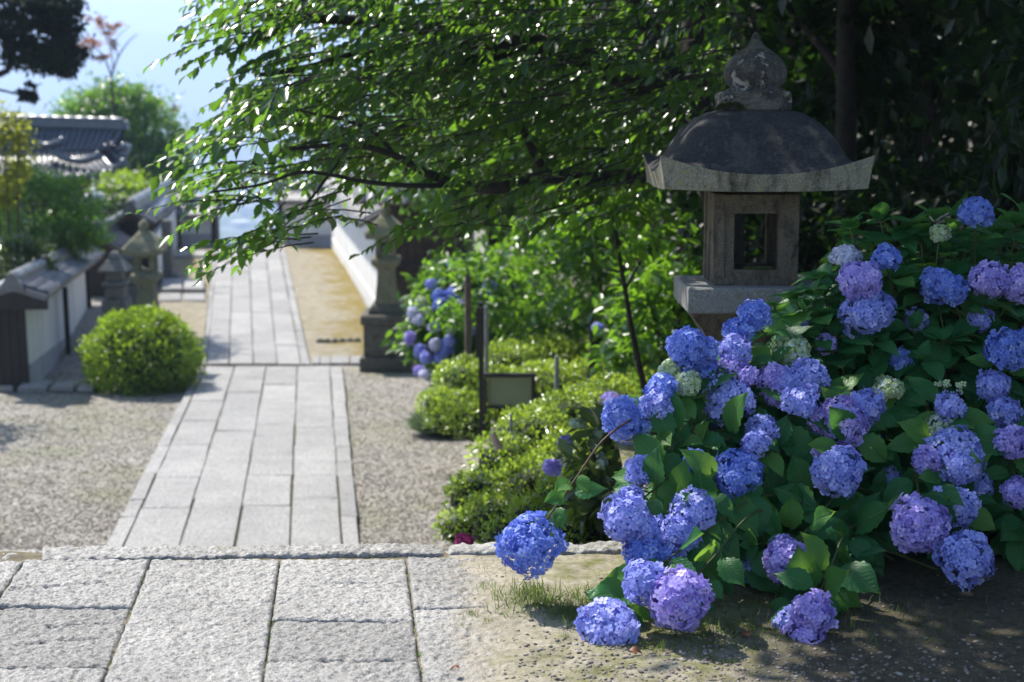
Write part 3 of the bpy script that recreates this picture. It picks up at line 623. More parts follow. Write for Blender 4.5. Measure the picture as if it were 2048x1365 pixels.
def gable_house(name, label, cat, K0, K1, R0, R1, L0, rows, tmat, wmat, zbase, inset=.12, dark=True, courses=2, r=.05):
    """roofed block: ridge K0-K1, right eave R0-R1, left eave mirrored"""
    K0, K1, R0, R1, L0 = map(lambda q: np.asarray(q, float), (K0, K1, R0, R1, L0)); L1 = L0 + (K1 - K0)
    t = thing(name, (K0[0], K0[1], zbase), label, cat); d = norm(K1 - K0)
    tile_slope(t, R0, R1, K0, K1, rows, courses, tmat, r); tile_slope(t, L1, L0, K1, K0, rows, courses, tmat, r); ridge(t, K0, K1, tmat, .1, .12, 8)
    ir0, ir1, il0, il1 = [K + (E - K) * (1 - inset * 1.6) + d * s * inset for K, E, s in ((K0, R0, 1), (K1, R1, -1), (K0, L0, 1), (K1, L1, -1))]
    c4 = [np.array([p[0], p[1], 0]) for p in (il0, ir0, ir1, il1)]; zt = min(R0[2], R1[2], L0[2], L1[2]) - .02
    for (a, b), nm in zip(((0, 1), (1, 2), (2, 3), (3, 0)), ('front_wall', 'side_wall', 'back_wall', 'side_wall')):
        p, q = c4[a], c4[b]; nn = norm(np.cross(q - p, (0, 0, 1))) * .08
        mb = MB(); mb.prism([p + (0, 0, zbase), q + (0, 0, zbase), q + (0, 0, zt), p + (0, 0, zt)], -nn); mb.build(nm, wmat if nm != 'front_wall' or not dark else M['darkwood'], t)
    mb = MB(); mb.prism([ir0 - (0, 0, .04), K0 + d * inset - (0, 0, .07), il0 - (0, 0, .04), (il0[0], il0[1], zt), (ir0[0], ir0[1], zt)], d * .06); mb.build('gable', M['darkwood'], t)
    for p in c4[:2]:
        mb = MB(); mb.box((p[0], p[1], (zbase + zt) / 2), (.11, .11, zt - zbase), 0, .006); mb.build('corner_post', M['darkwood'], t)
    mb = MB(); mb.prism([R0 - (0, 0, .05), K0 - (0, 0, .05), L0 - (0, 0, .05), L0 - (0, 0, .13), K0 - (0, 0, .15), R0 - (0, 0, .13)], d * .05); mb.build('barge_board', M['brownwood'], t)
    return t
gable_house('roofed_wall', 'low dark roofed wall end with stubby ridge, behind the white wall and left of the thin stone lantern', 'wall', P(192, 466, 24.8), P(252, 452, 27), P(240, 497, 24.8), P(296, 478, 27), P(150, 500, 24.8), 8, M['tile'], M['plaster'], Z_FAR)
gable_house('temple_gate', 'small gabled gate with pale grey tiled roof and dark gable beside the path', 'gate', P(262, 420, 26), P(342, 372, 32), P(312, 442, 26), P(366, 402, 32), P(206, 452, 26), 14, M['tile'], M['plaster'], Z_FAR)
def cross_wall(name, label, pxa, pxb, ybase, ytop, d, zfoot_py, post=True, th=.3, rows=14):
    a, b = P(pxa, ybase, d), P(pxb, ybase, d); zt = P(pxa, ytop, d)[2]; zf = P(pxa, zfoot_py, d)[2]
    t = thing(name, ((a[0] + b[0]) / 2, d, a[2]), label, 'wall')
    xm = (a[0] + b[0]) / 2; w = b[0] - a[0]
    mb = MB(); mb.box((xm, d + th / 2, (zf + zt) / 2), (w, th, zt - zf), 0, .004); mb.build('plaster_face', M['plaster'], t)
    mb = MB(); mb.box((xm, d + th / 2, (zf + a[2]) / 2 - .1), (w + .02, th + .03, zf - a[2] + .2), 0, .004); mb.build('wall_foot', M['greyband'], t)
    if post:
        for x in (a[0] - .03, b[0] + .03):
            mb = MB(); mb.box((x, d + th / 2, (a[2] + zt) / 2), (.09, th + .06, zt - a[2]), 0, .006); mb.build('corner_post', M['darkwood'], t)
    K0, K1 = np.array([a[0] - .1, d + th / 2, zt + .24]), np.array([b[0] + .1, d + th / 2, zt + .24])
    F0, F1 = K0 + (0, -.42, -.22), K1 + (0, -.42, -.22); G0, G1 = K0 + (0, .42, -.22), K1 + (0, .42, -.22)
    tile_slope(t, F0, F1, K0, K1, rows, 2, M['tile'], .05); tile_slope(t, G1, G0, K1, K0, rows, 1, M['tile'], .05); ridge(t, K0, K1, M['tile'], .09, .1, 6)
    return t
cross_wall('plaster_wall', 'shaded white wall facing the camera at the left end of the far path', 362, 427, 502, 432, 31.0, 468)
cross_wall('plaster_wall', 'shaded white wall facing the camera behind the cherry leaves, right of the far path', 566, 666, 504, 404, 31.2, 470, True, .3, 18)
# right white wall, sunlit, running along the path
A_, B_ = onfar(757, 634), onfar(664, 496)
wd = norm(np.array([B_[0] - A_[0], B_[1] - A_[1], 0])); wn = np.array([-wd[1], wd[0], 0]) * 1.0
rw = thing('plaster_wall', A_, 'long sunlit white wall running along the mossy strip right of the path', 'wall')
hgt = 1.36
wall_prism('plaster_face', A_, B_, Z_FAR + .22, Z_FAR + hgt, Z_FAR + .22, Z_FAR + hgt, .32, M['plaster'], rw)
wall_prism('wall_foot', A_, B_, Z_FAR - .1, Z_FAR + .22, Z_FAR - .1, Z_FAR + .22, .35, M['plaster'], rw, .015)
up_ = np.array([0, 0, 1.0]); mid0 = A_ - wn * .16; mid1 = B_ - wn * .16
K0, K1 = mid0 + up_ * (hgt + .26), mid1 + up_ * (hgt + .26)
tile_slope(rw, K0 + wn * .45 - up_ * .24, K1 + wn * .45 - up_ * .24, K0, K1, 28, 2, M['tile'], .055); tile_slope(rw, K1 - wn * .45 - up_ * .24, K0 - wn * .45 - up_ * .24, K1, K0, 28, 1, M['tile'], .055); ridge(rw, K0, K1, M['tile'], .09, .1, 10)
# dark timber building right of it
db = thing('timber_building', P(840, 640, 22), 'dark brown timber building behind the right hand stone lantern and bright hydrangea shrub', 'building')
xa, xb = P(762, 600, 22)[0], P(940, 600, 22)[0]; zt = P(800, 395, 22)[2]
nb = 10
for i in range(nb):
    w = (xb - xa) / nb; mb = MB(); mb.box((xa + (i + .5) * w, 22.0, (Z_FAR - .1 + zt) / 2), (w - .012, .05, zt - Z_FAR + .1), 0, .006); mb.build('wall_plank', M['brownwood'], db)
mb = MB(); mb.box(((xa + xb) / 2, 24, (Z_FAR + zt) / 2), (xb - xa - .05, 3.9, zt - Z_FAR), 0, .01); mb.build('building_body', M['brownwood'], db)
mb = MB(); mb.box(((xa + xb) / 2, 21.95, P(800, 530, 22)[2]), (xb - xa, .05, .1), 0, .01); mb.build('cross_rail', M['darkwood'], db)
tile_slope(db, (xa - .3, 21.5, zt), (xb + .3, 21.5, zt), (xa - .3, 24, zt + .9), (xb + .3, 24, zt + .9), 12, 3, M['tile'], .055); tile_slope(db, (xb + .3, 26.5, zt), (xa - .3, 26.5, zt), (xb + .3, 24, zt + .9), (xa - .3, 24, zt + .9), 12, 1, M['tile'], .055)

# temple hall roof, upper left: hip and gable, blue black tiles
D = 36.0; th_ = thing('temple_hall', P(100, 470, D), 'temple hall with curved blue black hip and gable tiled roof, upper left', 'temple')
def rp(px, py, d=D): return P(px, py, d)
RK0, RK1 = rp(-130, 244, D + 1.4), rp(248, 254, D + 1.4)
ridge(th_, RK0, RK1, M['tileblue'], .11, .14, 16)
def curved_slope(E0, E1, K0, K1, rows, sag, mat, seg=5, r=.05):
    E0, E1, K0, K1 = map(lambda q: np.asarray(q, float), (E0, E1, K0, K1)); n = rows * 2 + 1; V = []
    def S(u, v):
        p = (E0 * (1 - u) + E1 * u) * (1 - v) + (K0 * (1 - u) + K1 * u) * v; lift = .16 * (abs(2 * u - 1) ** 4) * (1 - v); return p + np.array([0, 0, -sag * 4 * v * (1 - v) + lift])
    for j in range(seg + 1):
        for i in range(n): V.append(S(i / (n - 1), j / seg))
    F = [(j * n + i, j * n + i + 1, (j + 1) * n + i + 1, (j + 1) * n + i) for j in range(seg) for i in range(n - 1)]
    V2 = [p - np.array([0, 0, .09]) for p in V]; N = len(V); F2 = F + [tuple(N + q for q in f[::-1]) for f in F] + [(i, N + i, N + i + 1, i + 1) for i in range(n - 1)]
    obj('roof_deck', V + V2, F2, mat, th_, True)
    for i in range(rows):
        mb = MB(); mb.tube([S((i + .5) / rows, t) for t in np.linspace(-.02, .98, 7)], r, 6); mb.build('tile_row', mat, th_, True)
    return S
E0, E1 = rp(-180, 352, D - .4), rp(226, 356, D - .4)
curved_slope(E0, E1, rp(-130, 306, D + .9), rp(190, 306, D + .9), 30, .06, M['tileblue'])                 # lower skirt facing us
curved_slope(rp(-130, 306, D + .9), rp(226, 304, D + .9), RK0, RK1, 30, .07, M['tileblue'])                 # upper slope
curved_slope(E1, rp(262, 300, D + 3.4), rp(190, 306, D + .9), rp(226, 288, D + 2.4), 12, .06, M['tileblue'])      # right hip skirt
curved_slope(rp(262, 300, D + 3.4), rp(-180, 300, D + 3.4), rp(226, 288, D + 2.4), rp(-130, 288, D + 2.4), 24, .05, M['tileblue'])
curved_slope(rp(246, 300, D + 2.2), rp(-130, 300, D + 2.2), RK1, RK0, 24, .07, M['tileblue'])
def hip(pts, r0=.085, r1=.06, name='hip_ridge'):
    mb = MB(); s = spline(pts, 6); mb.tube(s, np.linspace(r0, r1, len(s)), 8); o = mb.build(name, M['tileblue'], th_, True); mb = MB(); e = s[-1]; mb.lathe((e[0], e[1], e[2] - .05), [(.02, -.06), (.10, -.03), (.11, .03), (.07, .10), (.03, .15)], 10); mb.build('hip_end_tile', M['tileblue'], th_, True)
hip([rp(-10, 236, D + .8), rp(28, 254, D + .7), rp(60, 280, D + .6), rp(92, 292, D + .5), rp(124, 282, D + .4)], .10, .08)
hip([rp(96, 296, D + .6), rp(130, 316, D + .3), rp(165, 322, D), rp(196, 312, D - .2)], .10, .08)
hip([rp(226, 290, D + 1.2), rp(234, 304, D + 1), rp(240, 300, D + .8), rp(247, 294, D + .7)], .07, .06)
hip([rp(208, 318, D + .4), rp(222, 334, D), rp(236, 334, D - .2), rp(246, 326, D - .3)], .07, .06)
mb = MB(); mb.prism([RK1 + (-.02, 0, -.02), rp(212, 304, D + .9), rp(226, 300, D + 2.2)], (-.12, 0, 0)); mb.build('gable', M['brownwood'], th_)
mb = MB(); c_ = rp(60, 420, D + 1); mb.box((c_[0] - 1.2, c_[1] + .5, (c_[2] + rp(60, 352, D)[2]) / 2 - .6), (5.0, 2.4, 2.4), 0, .02); mb.build('hall_body', M['brownwood'], th_)
for i in range(5):
    c_ = rp(150 + i * 16, 366 + i * .5, D - .1); mb = MB(); mb.box(c_, (.12, .35, .10), 0, .01); mb.build('beam_end', M['ochre'], th_)
mb = MB(); c_ = rp(222, 382, D - .2); mb.lathe(c_, [(.03, .16), (.05, .10), (.09, -.02), (.10, -.10), (.02, -.11)], 12); mb.build('wind_bell', M['ochre'], th_)
o = MB(); c_ = P(188, 402, 30); o.lathe((c_[0], c_[1], c_[2] - .17), [(.06, 0), (.14, .04), (.18, .12), (.19, .2), (.17, .28), (.12, .34), (.06, .36)], 18); o.lathe((c_[0], c_[1], c_[2] + .19), [(.07, 0), (.07, .03), (.02, .03), (.012, .25)], 12)
o = o.build('hanging_lantern', simple('white paper', (.75, .75, .73), .8, .05), None, True, origin=(c_[0], c_[1], c_[2] - .17)); tag(o, 'round white hanging lantern in front of dark shrubs below the temple roof', 'lantern')

# ------------------------------------------------------------------ stone lanterns
def roof_grid(c, half, H, thick, lift, mat_top, mat_edge, parent, n=41, thick_c=None, dome=True):
    """curved four sided lantern roof with upturned corners; c = eave level centre"""
    us = np.linspace(-1, 1, n); prof_r = [0, .30, .37, .45, .57, .66, .74, .80, .86, .92, 1.0]
    prof_z = [1, 1, .995, .97, .86, .74, .59, .44, .26, .11, 0] if dome else [1, 1, .9, .78, .66, .54, .43, .32, .22, .12, 0]
    V = []
    for v in us:
        for u in us:
            r = max(abs(u), abs(v)); cc = min(abs(u), abs(v)) / r if r > 1e-6 else 0
            r4 = (abs(u) ** 4 + abs(v) ** 4) ** .25; rr = r4 + (r - r4) * float(sstep(.86, 1, r)) if dome else r
            z = H * np.interp(min(rr, 1), prof_r, prof_z) + lift * (r ** 4) * cc ** 2.2; bow = 1 + .018 * cc ** 3 * r
            V.append((c[0] + u * half * bow, c[1] + v * half * bow, c[2] + z))
    F = [(j * n + i, j * n + i + 1, (j + 1) * n + i + 1, (j + 1) * n + i) for j in range(n - 1) for i in range(n - 1)]
    obj('roof_top', V, F, mat_top, parent, True)
    ring = [(i, 0) for i in range(n)] + [(n - 1, j) for j in range(1, n)] + [(i, n - 1) for i in range(n - 2, -1, -1)] + [(0, j) for j in range(n - 2, 0, -1)]
    top = [V[j * n + i] for i, j in ring]; bot = []; inn = []
    for p, (i, j) in zip(top, ring):
        cc = min(abs(us[i]), abs(us[j])); b = .955
        bot.append((c[0] + (p[0] - c[0]) * b, c[1] + (p[1] - c[1]) * b, c[2] - thick + lift * .16 * cc ** 2.2)); inn.append((c[0] + (p[0] - c[0]) * .45, c[1] + (p[1] - c[1]) * .45, c[2] - thick - .008))
    k = len(ring); Q = top + bot + inn; F = [(i, (i + 1) % k, k + (i + 1) % k, k + i) for i in range(k)] + [(k + i, k + (i + 1) % k, 2 * k + (i + 1) % k, 2 * k + i) for i in range(k)] + [tuple(range(2 * k, 3 * k))]
    obj('roof_eave', Q, F, mat_edge, parent)
def firebox(c, half, zb, zt, win, wb, wt, mat, parent, side='slit', pd=None):
    """square fire chamber of four posts, sill and head with open windows front and back"""
    x, y = c[0], c[1]; mb = MB(); pw = half - win; pd = pd or pw; wy = half - pd
    for sy in (-1, 1):
        mb = MB()
        for sx in (-1, 1): mb.box((x + sx * (half - pw / 2), y + sy * (half - pd / 2), (zb + zt) / 2), (pw, pd, zt - zb), 0, .006)
        mb.box((x, y + sy * (half - pd / 2), (zb + wb) / 2), (2 * win, pd - .006, wb - zb), 0, .0); mb.box((x, y + sy * (half - pd / 2), (wt + zt) / 2), (2 * win, pd - .006, zt - wt), 0, .0); mb.build('window_frame', mat, parent)
    for sx in (-1, 1):
        mb = MB(); X = x + sx * (half - pd / 2)
        if side == 'open':
            mb.box((X, y, (zb + wb) / 2), (pd - .006, 2 * wy, wb - zb)); mb.box((X, y, (wt + zt) / 2), (pd - .006, 2 * wy, zt - wt))
        else:
            for sy in (-1, 1): mb.box((X, y + sy * wy * .58, (zb + zt) / 2), (pd - .012, wy * .84, zt - zb))
            mb.box((X, y, (zb + wb + .1) / 2), (pd - .014, wy * .34, wb + .1 - zb)); mb.box((X, y, (wt - .08 + zt) / 2), (pd - .014, wy * .34, zt - wt + .08))
        mb.build('side_panel', mat, parent)
X0, YC = .945, 6.164
def zpx(py, y=6.0): return float(P(1517, py, y)[2])
big = thing('stone_lantern', (X0, YC, -.06), 'large weathered stone lantern with onion finial and broad roof, rising out of the blue hydrangeas', 'lantern')
big.rotation_euler = (R(-3.2), 0, 0); big.location.z -= .029; big.location.y -= .035          # old lantern, leaning back a little
zt_plat = zpx(570, 5.893); zb_plat = zpx(621, 5.893); z_celltop = zpx(379, 6.0); z_cellbot = zt_plat
hp = .271; mb = MB(); mb.box((X0, YC, (zt_plat + zb_plat) / 2), (2 * hp, 2 * hp, zt_plat - zb_plat), 0, .006)
mb.build('platform', M['l_base'], big)
mb = MB(); k = 4; s2 = math.sqrt(2)
mb.lathe((X0, YC, zb_plat), [(.15 * s2, -.155), (.17 * s2, -.13), (.205 * s2, -.07), (.245 * s2, -.02), (.258 * s2, -.0005)], 4, rot=math.pi / 4); mb.build('platform_underside', M['l_cell'], big)
mb = MB(); mb.lathe((X0, YC, -.1), [(.30, 0), (.30, .08), (.24, .12), (.17, .16), (.145, .25), (.135, zb_plat - .06 - .15)], 28); mb.build('pedestal', M['l_base'], big, True)
wt, wb = zpx(418), zpx(530); firebox((X0, YC), .164, z_cellbot, z_celltop, .086, wb, wt, M['l_cell'], big, pd=.05)
# raised rim round the window
mb = MB(); zo = zpx(407); fy = YC - .164 - .004
mb.box((X0, fy, (zo + z_celltop) / 2 + .004), (.20, .012, z_celltop - zo - .012)); mb.box((X0 - .142, fy, (zo + zpx(545)) / 2), (.034, .012, zo - zpx(545) - .006))
mb.build('window_rim', M['l_cell'], big)
mb = MB(); mb.box((X0 + .015, YC - .135, wb + .005), (.12, .04, .012), 0, .005); mb.build('moss_sill', M['mosspad'], big)
z_eave = zpx(346, 5.775); DZ = .036; roof_grid((X0, YC, z_eave), .389, zpx(229, 6.02) - z_eave + DZ, z_eave - zpx(381, 5.775), zpx(309, 5.775) - z_eave + .004, M['l_roof'], M['l_eave'], big)
zn0, zn1 = zpx(232, 6.05) + DZ, zpx(189, 6.03) + DZ; mb = MB(); mb.box((X0, YC, (zn0 + zn1) / 2), (.262, .262, zn1 - zn0), 0, .012); mb.build('finial_block', M['l_fin'], big)
zf = zpx(190, YC) + DZ; ztip = zpx(67, YC) + DZ; hh = ztip - zf; sc_ = hh / 120.0
prof = [(58, 0), (61, 3), (60, 7), (52, 9), (50, 12), (55, 16), (60, 24), (62.5, 34), (63, 44), (60, 55), (53, 66), (42, 76), (29, 85), (18, 92), (13, 99), (10, 108), (6, 116), (2.5, 120)]
mb = MB(); mb.lathe((X0 + .008, YC, zf), [(r * sc_ * 1.0, z * sc_) for r, z in prof], 36); mb.build('onion_finial', M['l_fin'], big, True)
pv = rvec(900); pv[:, 2] = abs(pv[:, 2]); cm = np.array([P(1462, 222, 6.05)[0] + .01, 6.06, zpx(226, 6.05) + DZ]); V, F = scatter(L_DIA[0], L_DIA[1], pv, rvec(900), cm + pv * (.05, .045, .025), np.full(900, .012)); obj('moss_cushion', V, F, M['mosspad'], big)

def small_lantern(name, label, c, S, mat, mat2, pedestal, group):
    """path lantern: (tall pedestal,) flared post, platform, fire box, roof, finial.  S = metres per photo pixel"""
    t = thing(name, c, label, 'lantern', group); x, y, z = c; m = MB
    q = m(); zc = z
    if pedestal:
        q = m(); q.box((x, y, zc + 15 * S), (104 * S, 104 * S, 30 * S), 0, .02); q.build('plinth', mat2, t); zc += 30 * S
        q = m(); q.box((x, y, zc + 32 * S), (88 * S, 88 * S, 64 * S), 0, .015); q.build('pedestal_block', mat2, t); zc += 64 * S
        q = m(); q.box((x, y, zc + 10 * S), (98 * S, 98 * S, 20 * S), 0, .02); q.build('pedestal_cap', mat2, t); zc += 20 * S
        q = m(); q.lathe((x, y, zc), [(48 * S, 0), (48 * S, 8 * S), (40 * S, 16 * S), (30 * S, 20 * S)], 4, rot=math.pi / 4); q.build('lotus_base', mat2, t); zc += 19 * S
    s2 = math.sqrt(2)
    H = 68 if pedestal else 88
    q = m(); q.lathe((x, y, zc), [(23 * S * s2, 0), (21 * S * s2, H * .2 * S), (18 * S * s2, H * .6 * S), (16.5 * S * s2, H * .95 * S), (17 * S * s2, H * S)], 4, rot=math.pi / 4); q.build('post', mat, t); zc += H * S
    q = m(); q.lathe((x, y, zc), [(17 * S * s2, 0), (22 * S * s2, 7 * S), (27 * S * s2, 11 * S), (28 * S * s2, 20 * S), (25 * S * s2, 23 * S)], 4, rot=math.pi / 4); q.build('platform', mat, t); zc += 22.5 * S
    firebox((x, y), 20 * S, zc, zc + 40 * S, 12.5 * S, zc + 6 * S, zc + 33 * S, mat, t, 'open'); zc += 40 * S
    roof_grid((x, y, zc + 7 * S), 38 * S, 36 * S, 7 * S, 7 * S, mat, mat, t, 21, dome=False); zc += 42 * S
    q = m(); q.lathe((x, y, zc), [(12 * S, -3 * S), (12 * S, 3 * S), (8 * S, 4 * S), (11 * S, 10 * S), (11 * S, 16 * S), (6 * S, 22 * S), (1 * S, 27 * S)], 14); q.build('finial', mat, t, True)
    return t
cR = onlow(772, 742); cR[1] += .3; S_ = cR[1] / math.cos(PITCH) * .995 / FPX
small_lantern('stone_lantern', 'stone lantern on tall square pedestal right of the path, near the bright hydrangea shrub', (cR[0], cR[1], Z_FAR), S_, M['l_far'], M['l_dark'], True, 'stone lanterns beside the path')
cL = P(301, 740, 19.2); S_ = 19.4 / FPX
small_lantern('stone_lantern', 'mossy stone lantern without pedestal, behind the round clipped bush left of the path', (cL[0], 19.2, P(301, 652, 19.2)[2] - .02), S_, M['l_far'], M['l_far'], False, 'stone lanterns beside the path')
def stone_tower(label, px, ytop, ybot, d, w):
    c = P(px, ybot, d); S = d / FPX; x, y, z = c; t = thing('stone_tower', (x, y, Z_FAR), label, 'stone tower', 'stone towers by the left wall'); H = (ybot - ytop); k = w / 70.0
    q = MB(); q.box((x, y, (z + Z_FAR) / 2), (w * S * 1.05, w * S * 1.05, z - Z_FAR + .02), 0, .02); q.build('plinth', M['l_grey'], t)
    parts = [('lower_block', .26, .82, .8), ('body', .20, .62, .6), ('collar', .08, .78, .78), ('waist', .16, .55, .5), ('cap', .18, 1.0, .45), ('top_stone', .12, .42, .22)]; zz = z
    for nm, h, w0, w1 in parts:
        hh = h * H * S; q = MB(); q.box((x, y, zz + hh / 2), (w0 * w * S, w0 * w * S, hh), 0, .02, w1 / w0); q.build(nm, M['l_grey'], t); zz += hh
stone_tower('grey tiered stone tower standing nearer, left of the mossy lantern', 235, 500, 630, 20.3, 62)
stone_tower('grey tiered stone tower half hidden behind the mossy lantern', 268, 478, 600, 22.0, 52)
mb = MB(); c_ = onfar(338, 562); mb.box((c_[0], c_[1], Z_FAR + .52), (.17, .16, 1.05), 0, .02, .9); o = thing('stone_post', (c_[0], c_[1], Z_FAR), 'tall grey stone post on a block at the side steps left of the path', 'post')
mb.build('shaft', M['l_grey'], o); mb = MB(); mb.box((c_[0] + .03, c_[1], Z_FAR + .07), (.32, .32, .14), 0, .02); mb.build('footing', M['l_grey'], o)

# ------------------------------------------------------------------ signs, posts
t = thing('sign_post', P(962, 825, 12.6), 'slim black notice post with wider upper board, left of the pale green signboard', 'sign')
a, b = P(962, 604, 12.6), P(962, 830, 12.6); mb = MB(); mb.box((a[0], 12.6, (a[2] + b[2]) / 2 - .1), (.042, .05, a[2] - b[2] + .2), 0, .005); mb.build('post', M['black'], t)
c_ = P(960, 664, 12.58); mb = MB(); mb.box((c_[0], 12.56, c_[2]), (.07, .03, .42), 0, .005); mb.build('notice_board', M['black'], t)
t = thing('signboard', P(1020, 830, 12.4), 'low pale green signboard with black frame standing among the azaleas', 'sign')
p, q = P(975, 758, 12.4), P(1062, 812, 12.4); mb = MB(); mb.box(((p[0] + q[0]) / 2, 12.42, (p[2] + q[2]) / 2), (q[0] - p[0], .03, p[2] - q[2] + .05), 0, .003); mb.build('panel', M['board'], t)
for nm, (x0, y0, x1, y1) in (('frame', (968, 748, 1072, 755)), ('frame', (968, 756, 974, 830)), ('frame', (1063, 756, 1071, 800)), ('frame', (975, 813, 1062, 818))):
    p, q = P(x0, y0, 12.38), P(x1, y1, 12.38); mb = MB(); mb.box(((p[0] + q[0]) / 2, 12.40, (p[2] + q[2]) / 2), (q[0] - p[0], .05, p[2] - q[2]), 0, .003); mb.build(nm, M['black'], t)
def post(label, px, yt, yb_, d, w, mat, name='wooden_post', tip=False):
    a, b = P(px, yt, d), P(px, yb_, d); t = MB(); t.box((a[0], d, (a[2] + b[2]) / 2 - .15), (w, w * .8, a[2] - b[2] + .3), rng.uniform(-.2, .2), .006)
    if tip: t.lathe((a[0], d, a[2]), [(w * .68, -.002), (.005, .07)], 4, rot=math.pi / 4)
    return tag(t.build(name, mat, None, origin=(a[0], d, b[2] - .3)), label, 'post')
post('brown weathered wooden post with pointed top in front of the bright hydrangea shrub', 936, 556, 690, 13.6, .055, M['postwood'], tip=True)
post('thin grey pole just right of the slim black notice post', 973, 612, 682, 13.0, .03, M['steel'], 'metal_pole')
post('thin grey stake standing in the clipped azaleas right of the signboard', 1114, 712, 810, 10.4, .028, M['steel'], 'garden_stake')
post('short thin stake low in the front azalea bush', 1022, 828, 875, 9.0, .014, M['steel'], 'garden_stake')
a = P(992, 880, 8.4); mb = MB(); mb.tube([(a[0] - .02, 8.4, a[2] + .035), (a[0] + .02, 8.38, a[2] - .05)], [.018, .024], 7); tag(mb.build('plant_tag', simple('pale wood', (.45, .32, .24), .8), None, origin=(a[0], 8.4, a[2])), 'small pale wooden tag leaning in the front azalea bush', 'tag')

# ------------------------------------------------------------------ clipped bushes, shrubs
def bush(name, label, cat, cen, rad, n, size, mat, corem=M['bark'], group=None, tmpl=L_DIA, rough=.07, corek=.74):
    g = float(hfun(cen[0], cen[1])); t = thing(name, (cen[0], cen[1], g), label, cat, group)
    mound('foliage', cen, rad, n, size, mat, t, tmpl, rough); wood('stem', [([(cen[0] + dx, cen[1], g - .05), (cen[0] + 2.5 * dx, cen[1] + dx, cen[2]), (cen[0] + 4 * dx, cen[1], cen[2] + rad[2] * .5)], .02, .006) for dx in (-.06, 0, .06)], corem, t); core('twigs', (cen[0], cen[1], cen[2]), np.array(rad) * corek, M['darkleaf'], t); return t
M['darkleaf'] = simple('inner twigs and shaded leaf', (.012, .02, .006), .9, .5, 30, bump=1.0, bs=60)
cB = P(280, 700, 17.6); bush('round_bush', 'round clipped bright green bush left of the stone path', 'bush', (cB[0], cB[1] + .1, cB[2] - .13), (.665, .62, .56), 10500, .05, M['lround'], rough=.085)
def hedge(label, blobs, per_area=5200, size=.034, mat=None):
    c0 = P(*blobs[len(blobs) // 2][:2], blobs[len(blobs) // 2][3]); t = thing('azalea_bush', (c0[0], c0[1], float(hfun(c0[0], c0[1]))), label, 'bush', group='clipped azaleas on the garden slope'); Vs, Fs, Ts, off = [], [], [], 0; mbc = MB()
    for px, py, rp_, d in blobs:
        c = P(px, py, d); rad = np.array([1.0, 1.1, .82]) * rp_ * d / FPX; n = int(per_area * 4 * rad[0] * rad[2]); u = rvec(n); u[:, 2] = np.where(u[:, 2] < -.35, -u[:, 2], u[:, 2])
        ls = 1 + .06 * lnoise(u[:, 0] * 4 + px, u[:, 2] * 4 + u[:, 1] * 3) + .08 * lnoise(u[:, 0] * 9 + px, u[:, 2] * 9 + u[:, 1] * 7); sc = ls * (1.02 - .26 * rng.uniform(0, 1, n) ** 1.6); sc = np.where(rng.uniform(size=n) < .04, sc * rng.uniform(1.0, 1.12, n), sc)
        p = c + u * rad * sc[:, None]; d_ = u * .6 + rvec(n) * .9; d_[:, 2] += .35; nn = u * .6 + rvec(n) * .6 + np.array([0, 0, .9]); V, F = scatter(*L_DIA, d_, nn, p, size * rng.uniform(.6, 1.4, n))
        Vs.append(V); Fs.append(F + off); off += len(V); Ts.append(np.repeat(np.clip(.5 + .55 * lnoise(p[:, 0] * 6, p[:, 2] * 6 + p[:, 1] * 4) + rng.normal(size=n) * .2, 0, 1), 4))
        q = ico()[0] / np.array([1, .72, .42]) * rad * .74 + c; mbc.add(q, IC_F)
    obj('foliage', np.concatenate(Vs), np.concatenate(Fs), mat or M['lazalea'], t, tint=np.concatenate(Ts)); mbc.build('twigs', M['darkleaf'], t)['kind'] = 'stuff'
hedge('long back azalea hedge behind the black notice post, below the lush shrubs', [(878, 812, 46, 13.2), (892, 842, 44, 13.0), (945, 850, 60, 12.9), (930, 768, 66, 13.5), (1010, 742, 72, 14.0), (1100, 728, 74, 14.4), (1190, 722, 74, 14.6), (1275, 715, 66, 14.8), (920, 830, 60, 13.0), (1000, 800, 80, 13.3), (1100, 790, 84, 13.5), (1200, 780, 84, 13.8)], 6400, .032)
hedge('big front azalea hedge sloping from the signboard down to the gravel', [(915, 1062, 50, 7.8), (925, 1000, 40, 8.2), (950, 985, 56, 8.3), (1000, 925, 70, 8.8), (1065, 880, 84, 9.4), (1140, 850, 90, 10.0), (1220, 825, 90, 10.5), (1290, 805, 80, 10.9), (985, 1050, 80, 7.8), (1060, 990, 95, 8.5), (1150, 940, 100, 9.0), (1245, 915, 100, 9.6)], 6800, .028)
hedge('low light green azalea just beyond the terrace edge stones', [(1010, 1075, 50, 6.5), (1065, 1040, 58, 6.6), (1125, 1000, 62, 6.7), (1185, 985, 56, 6.8), (1190, 1060, 64, 6.4), (1120, 1080, 64, 6.3)], 8500, .024)
t = thing('grass_tuft', P(885, 860, 11.6), 'grey green grassy tuft at the foot of the azaleas beside the gravel', 'plant')
n = 3000; base = onlow(888, 876); base[1] += .25; ang = rng.uniform(0, 2 * math.pi, n); rr = rng.uniform(0, 1, n) ** .5; L = np.stack([base[0] + .16 * rr * np.cos(ang), base[1] + .15 * rr * np.sin(ang), 0 * rr], -1); L[:, 2] = hfun(L[:, 0], L[:, 1]) - .01
Dv = np.stack([np.cos(ang) * .9, np.sin(ang) * .9, np.full(n, .75)], -1) + rvec(n) * .3; V, F = scatter(*L_BLADE, Dv, rvec(n) + (0, 0, .8), L, rng.uniform(.16, .34, n)); obj('blades', V, F, M['lgreygrass'], t, tint=np.repeat(rng.uniform(0, 1, n), 5))

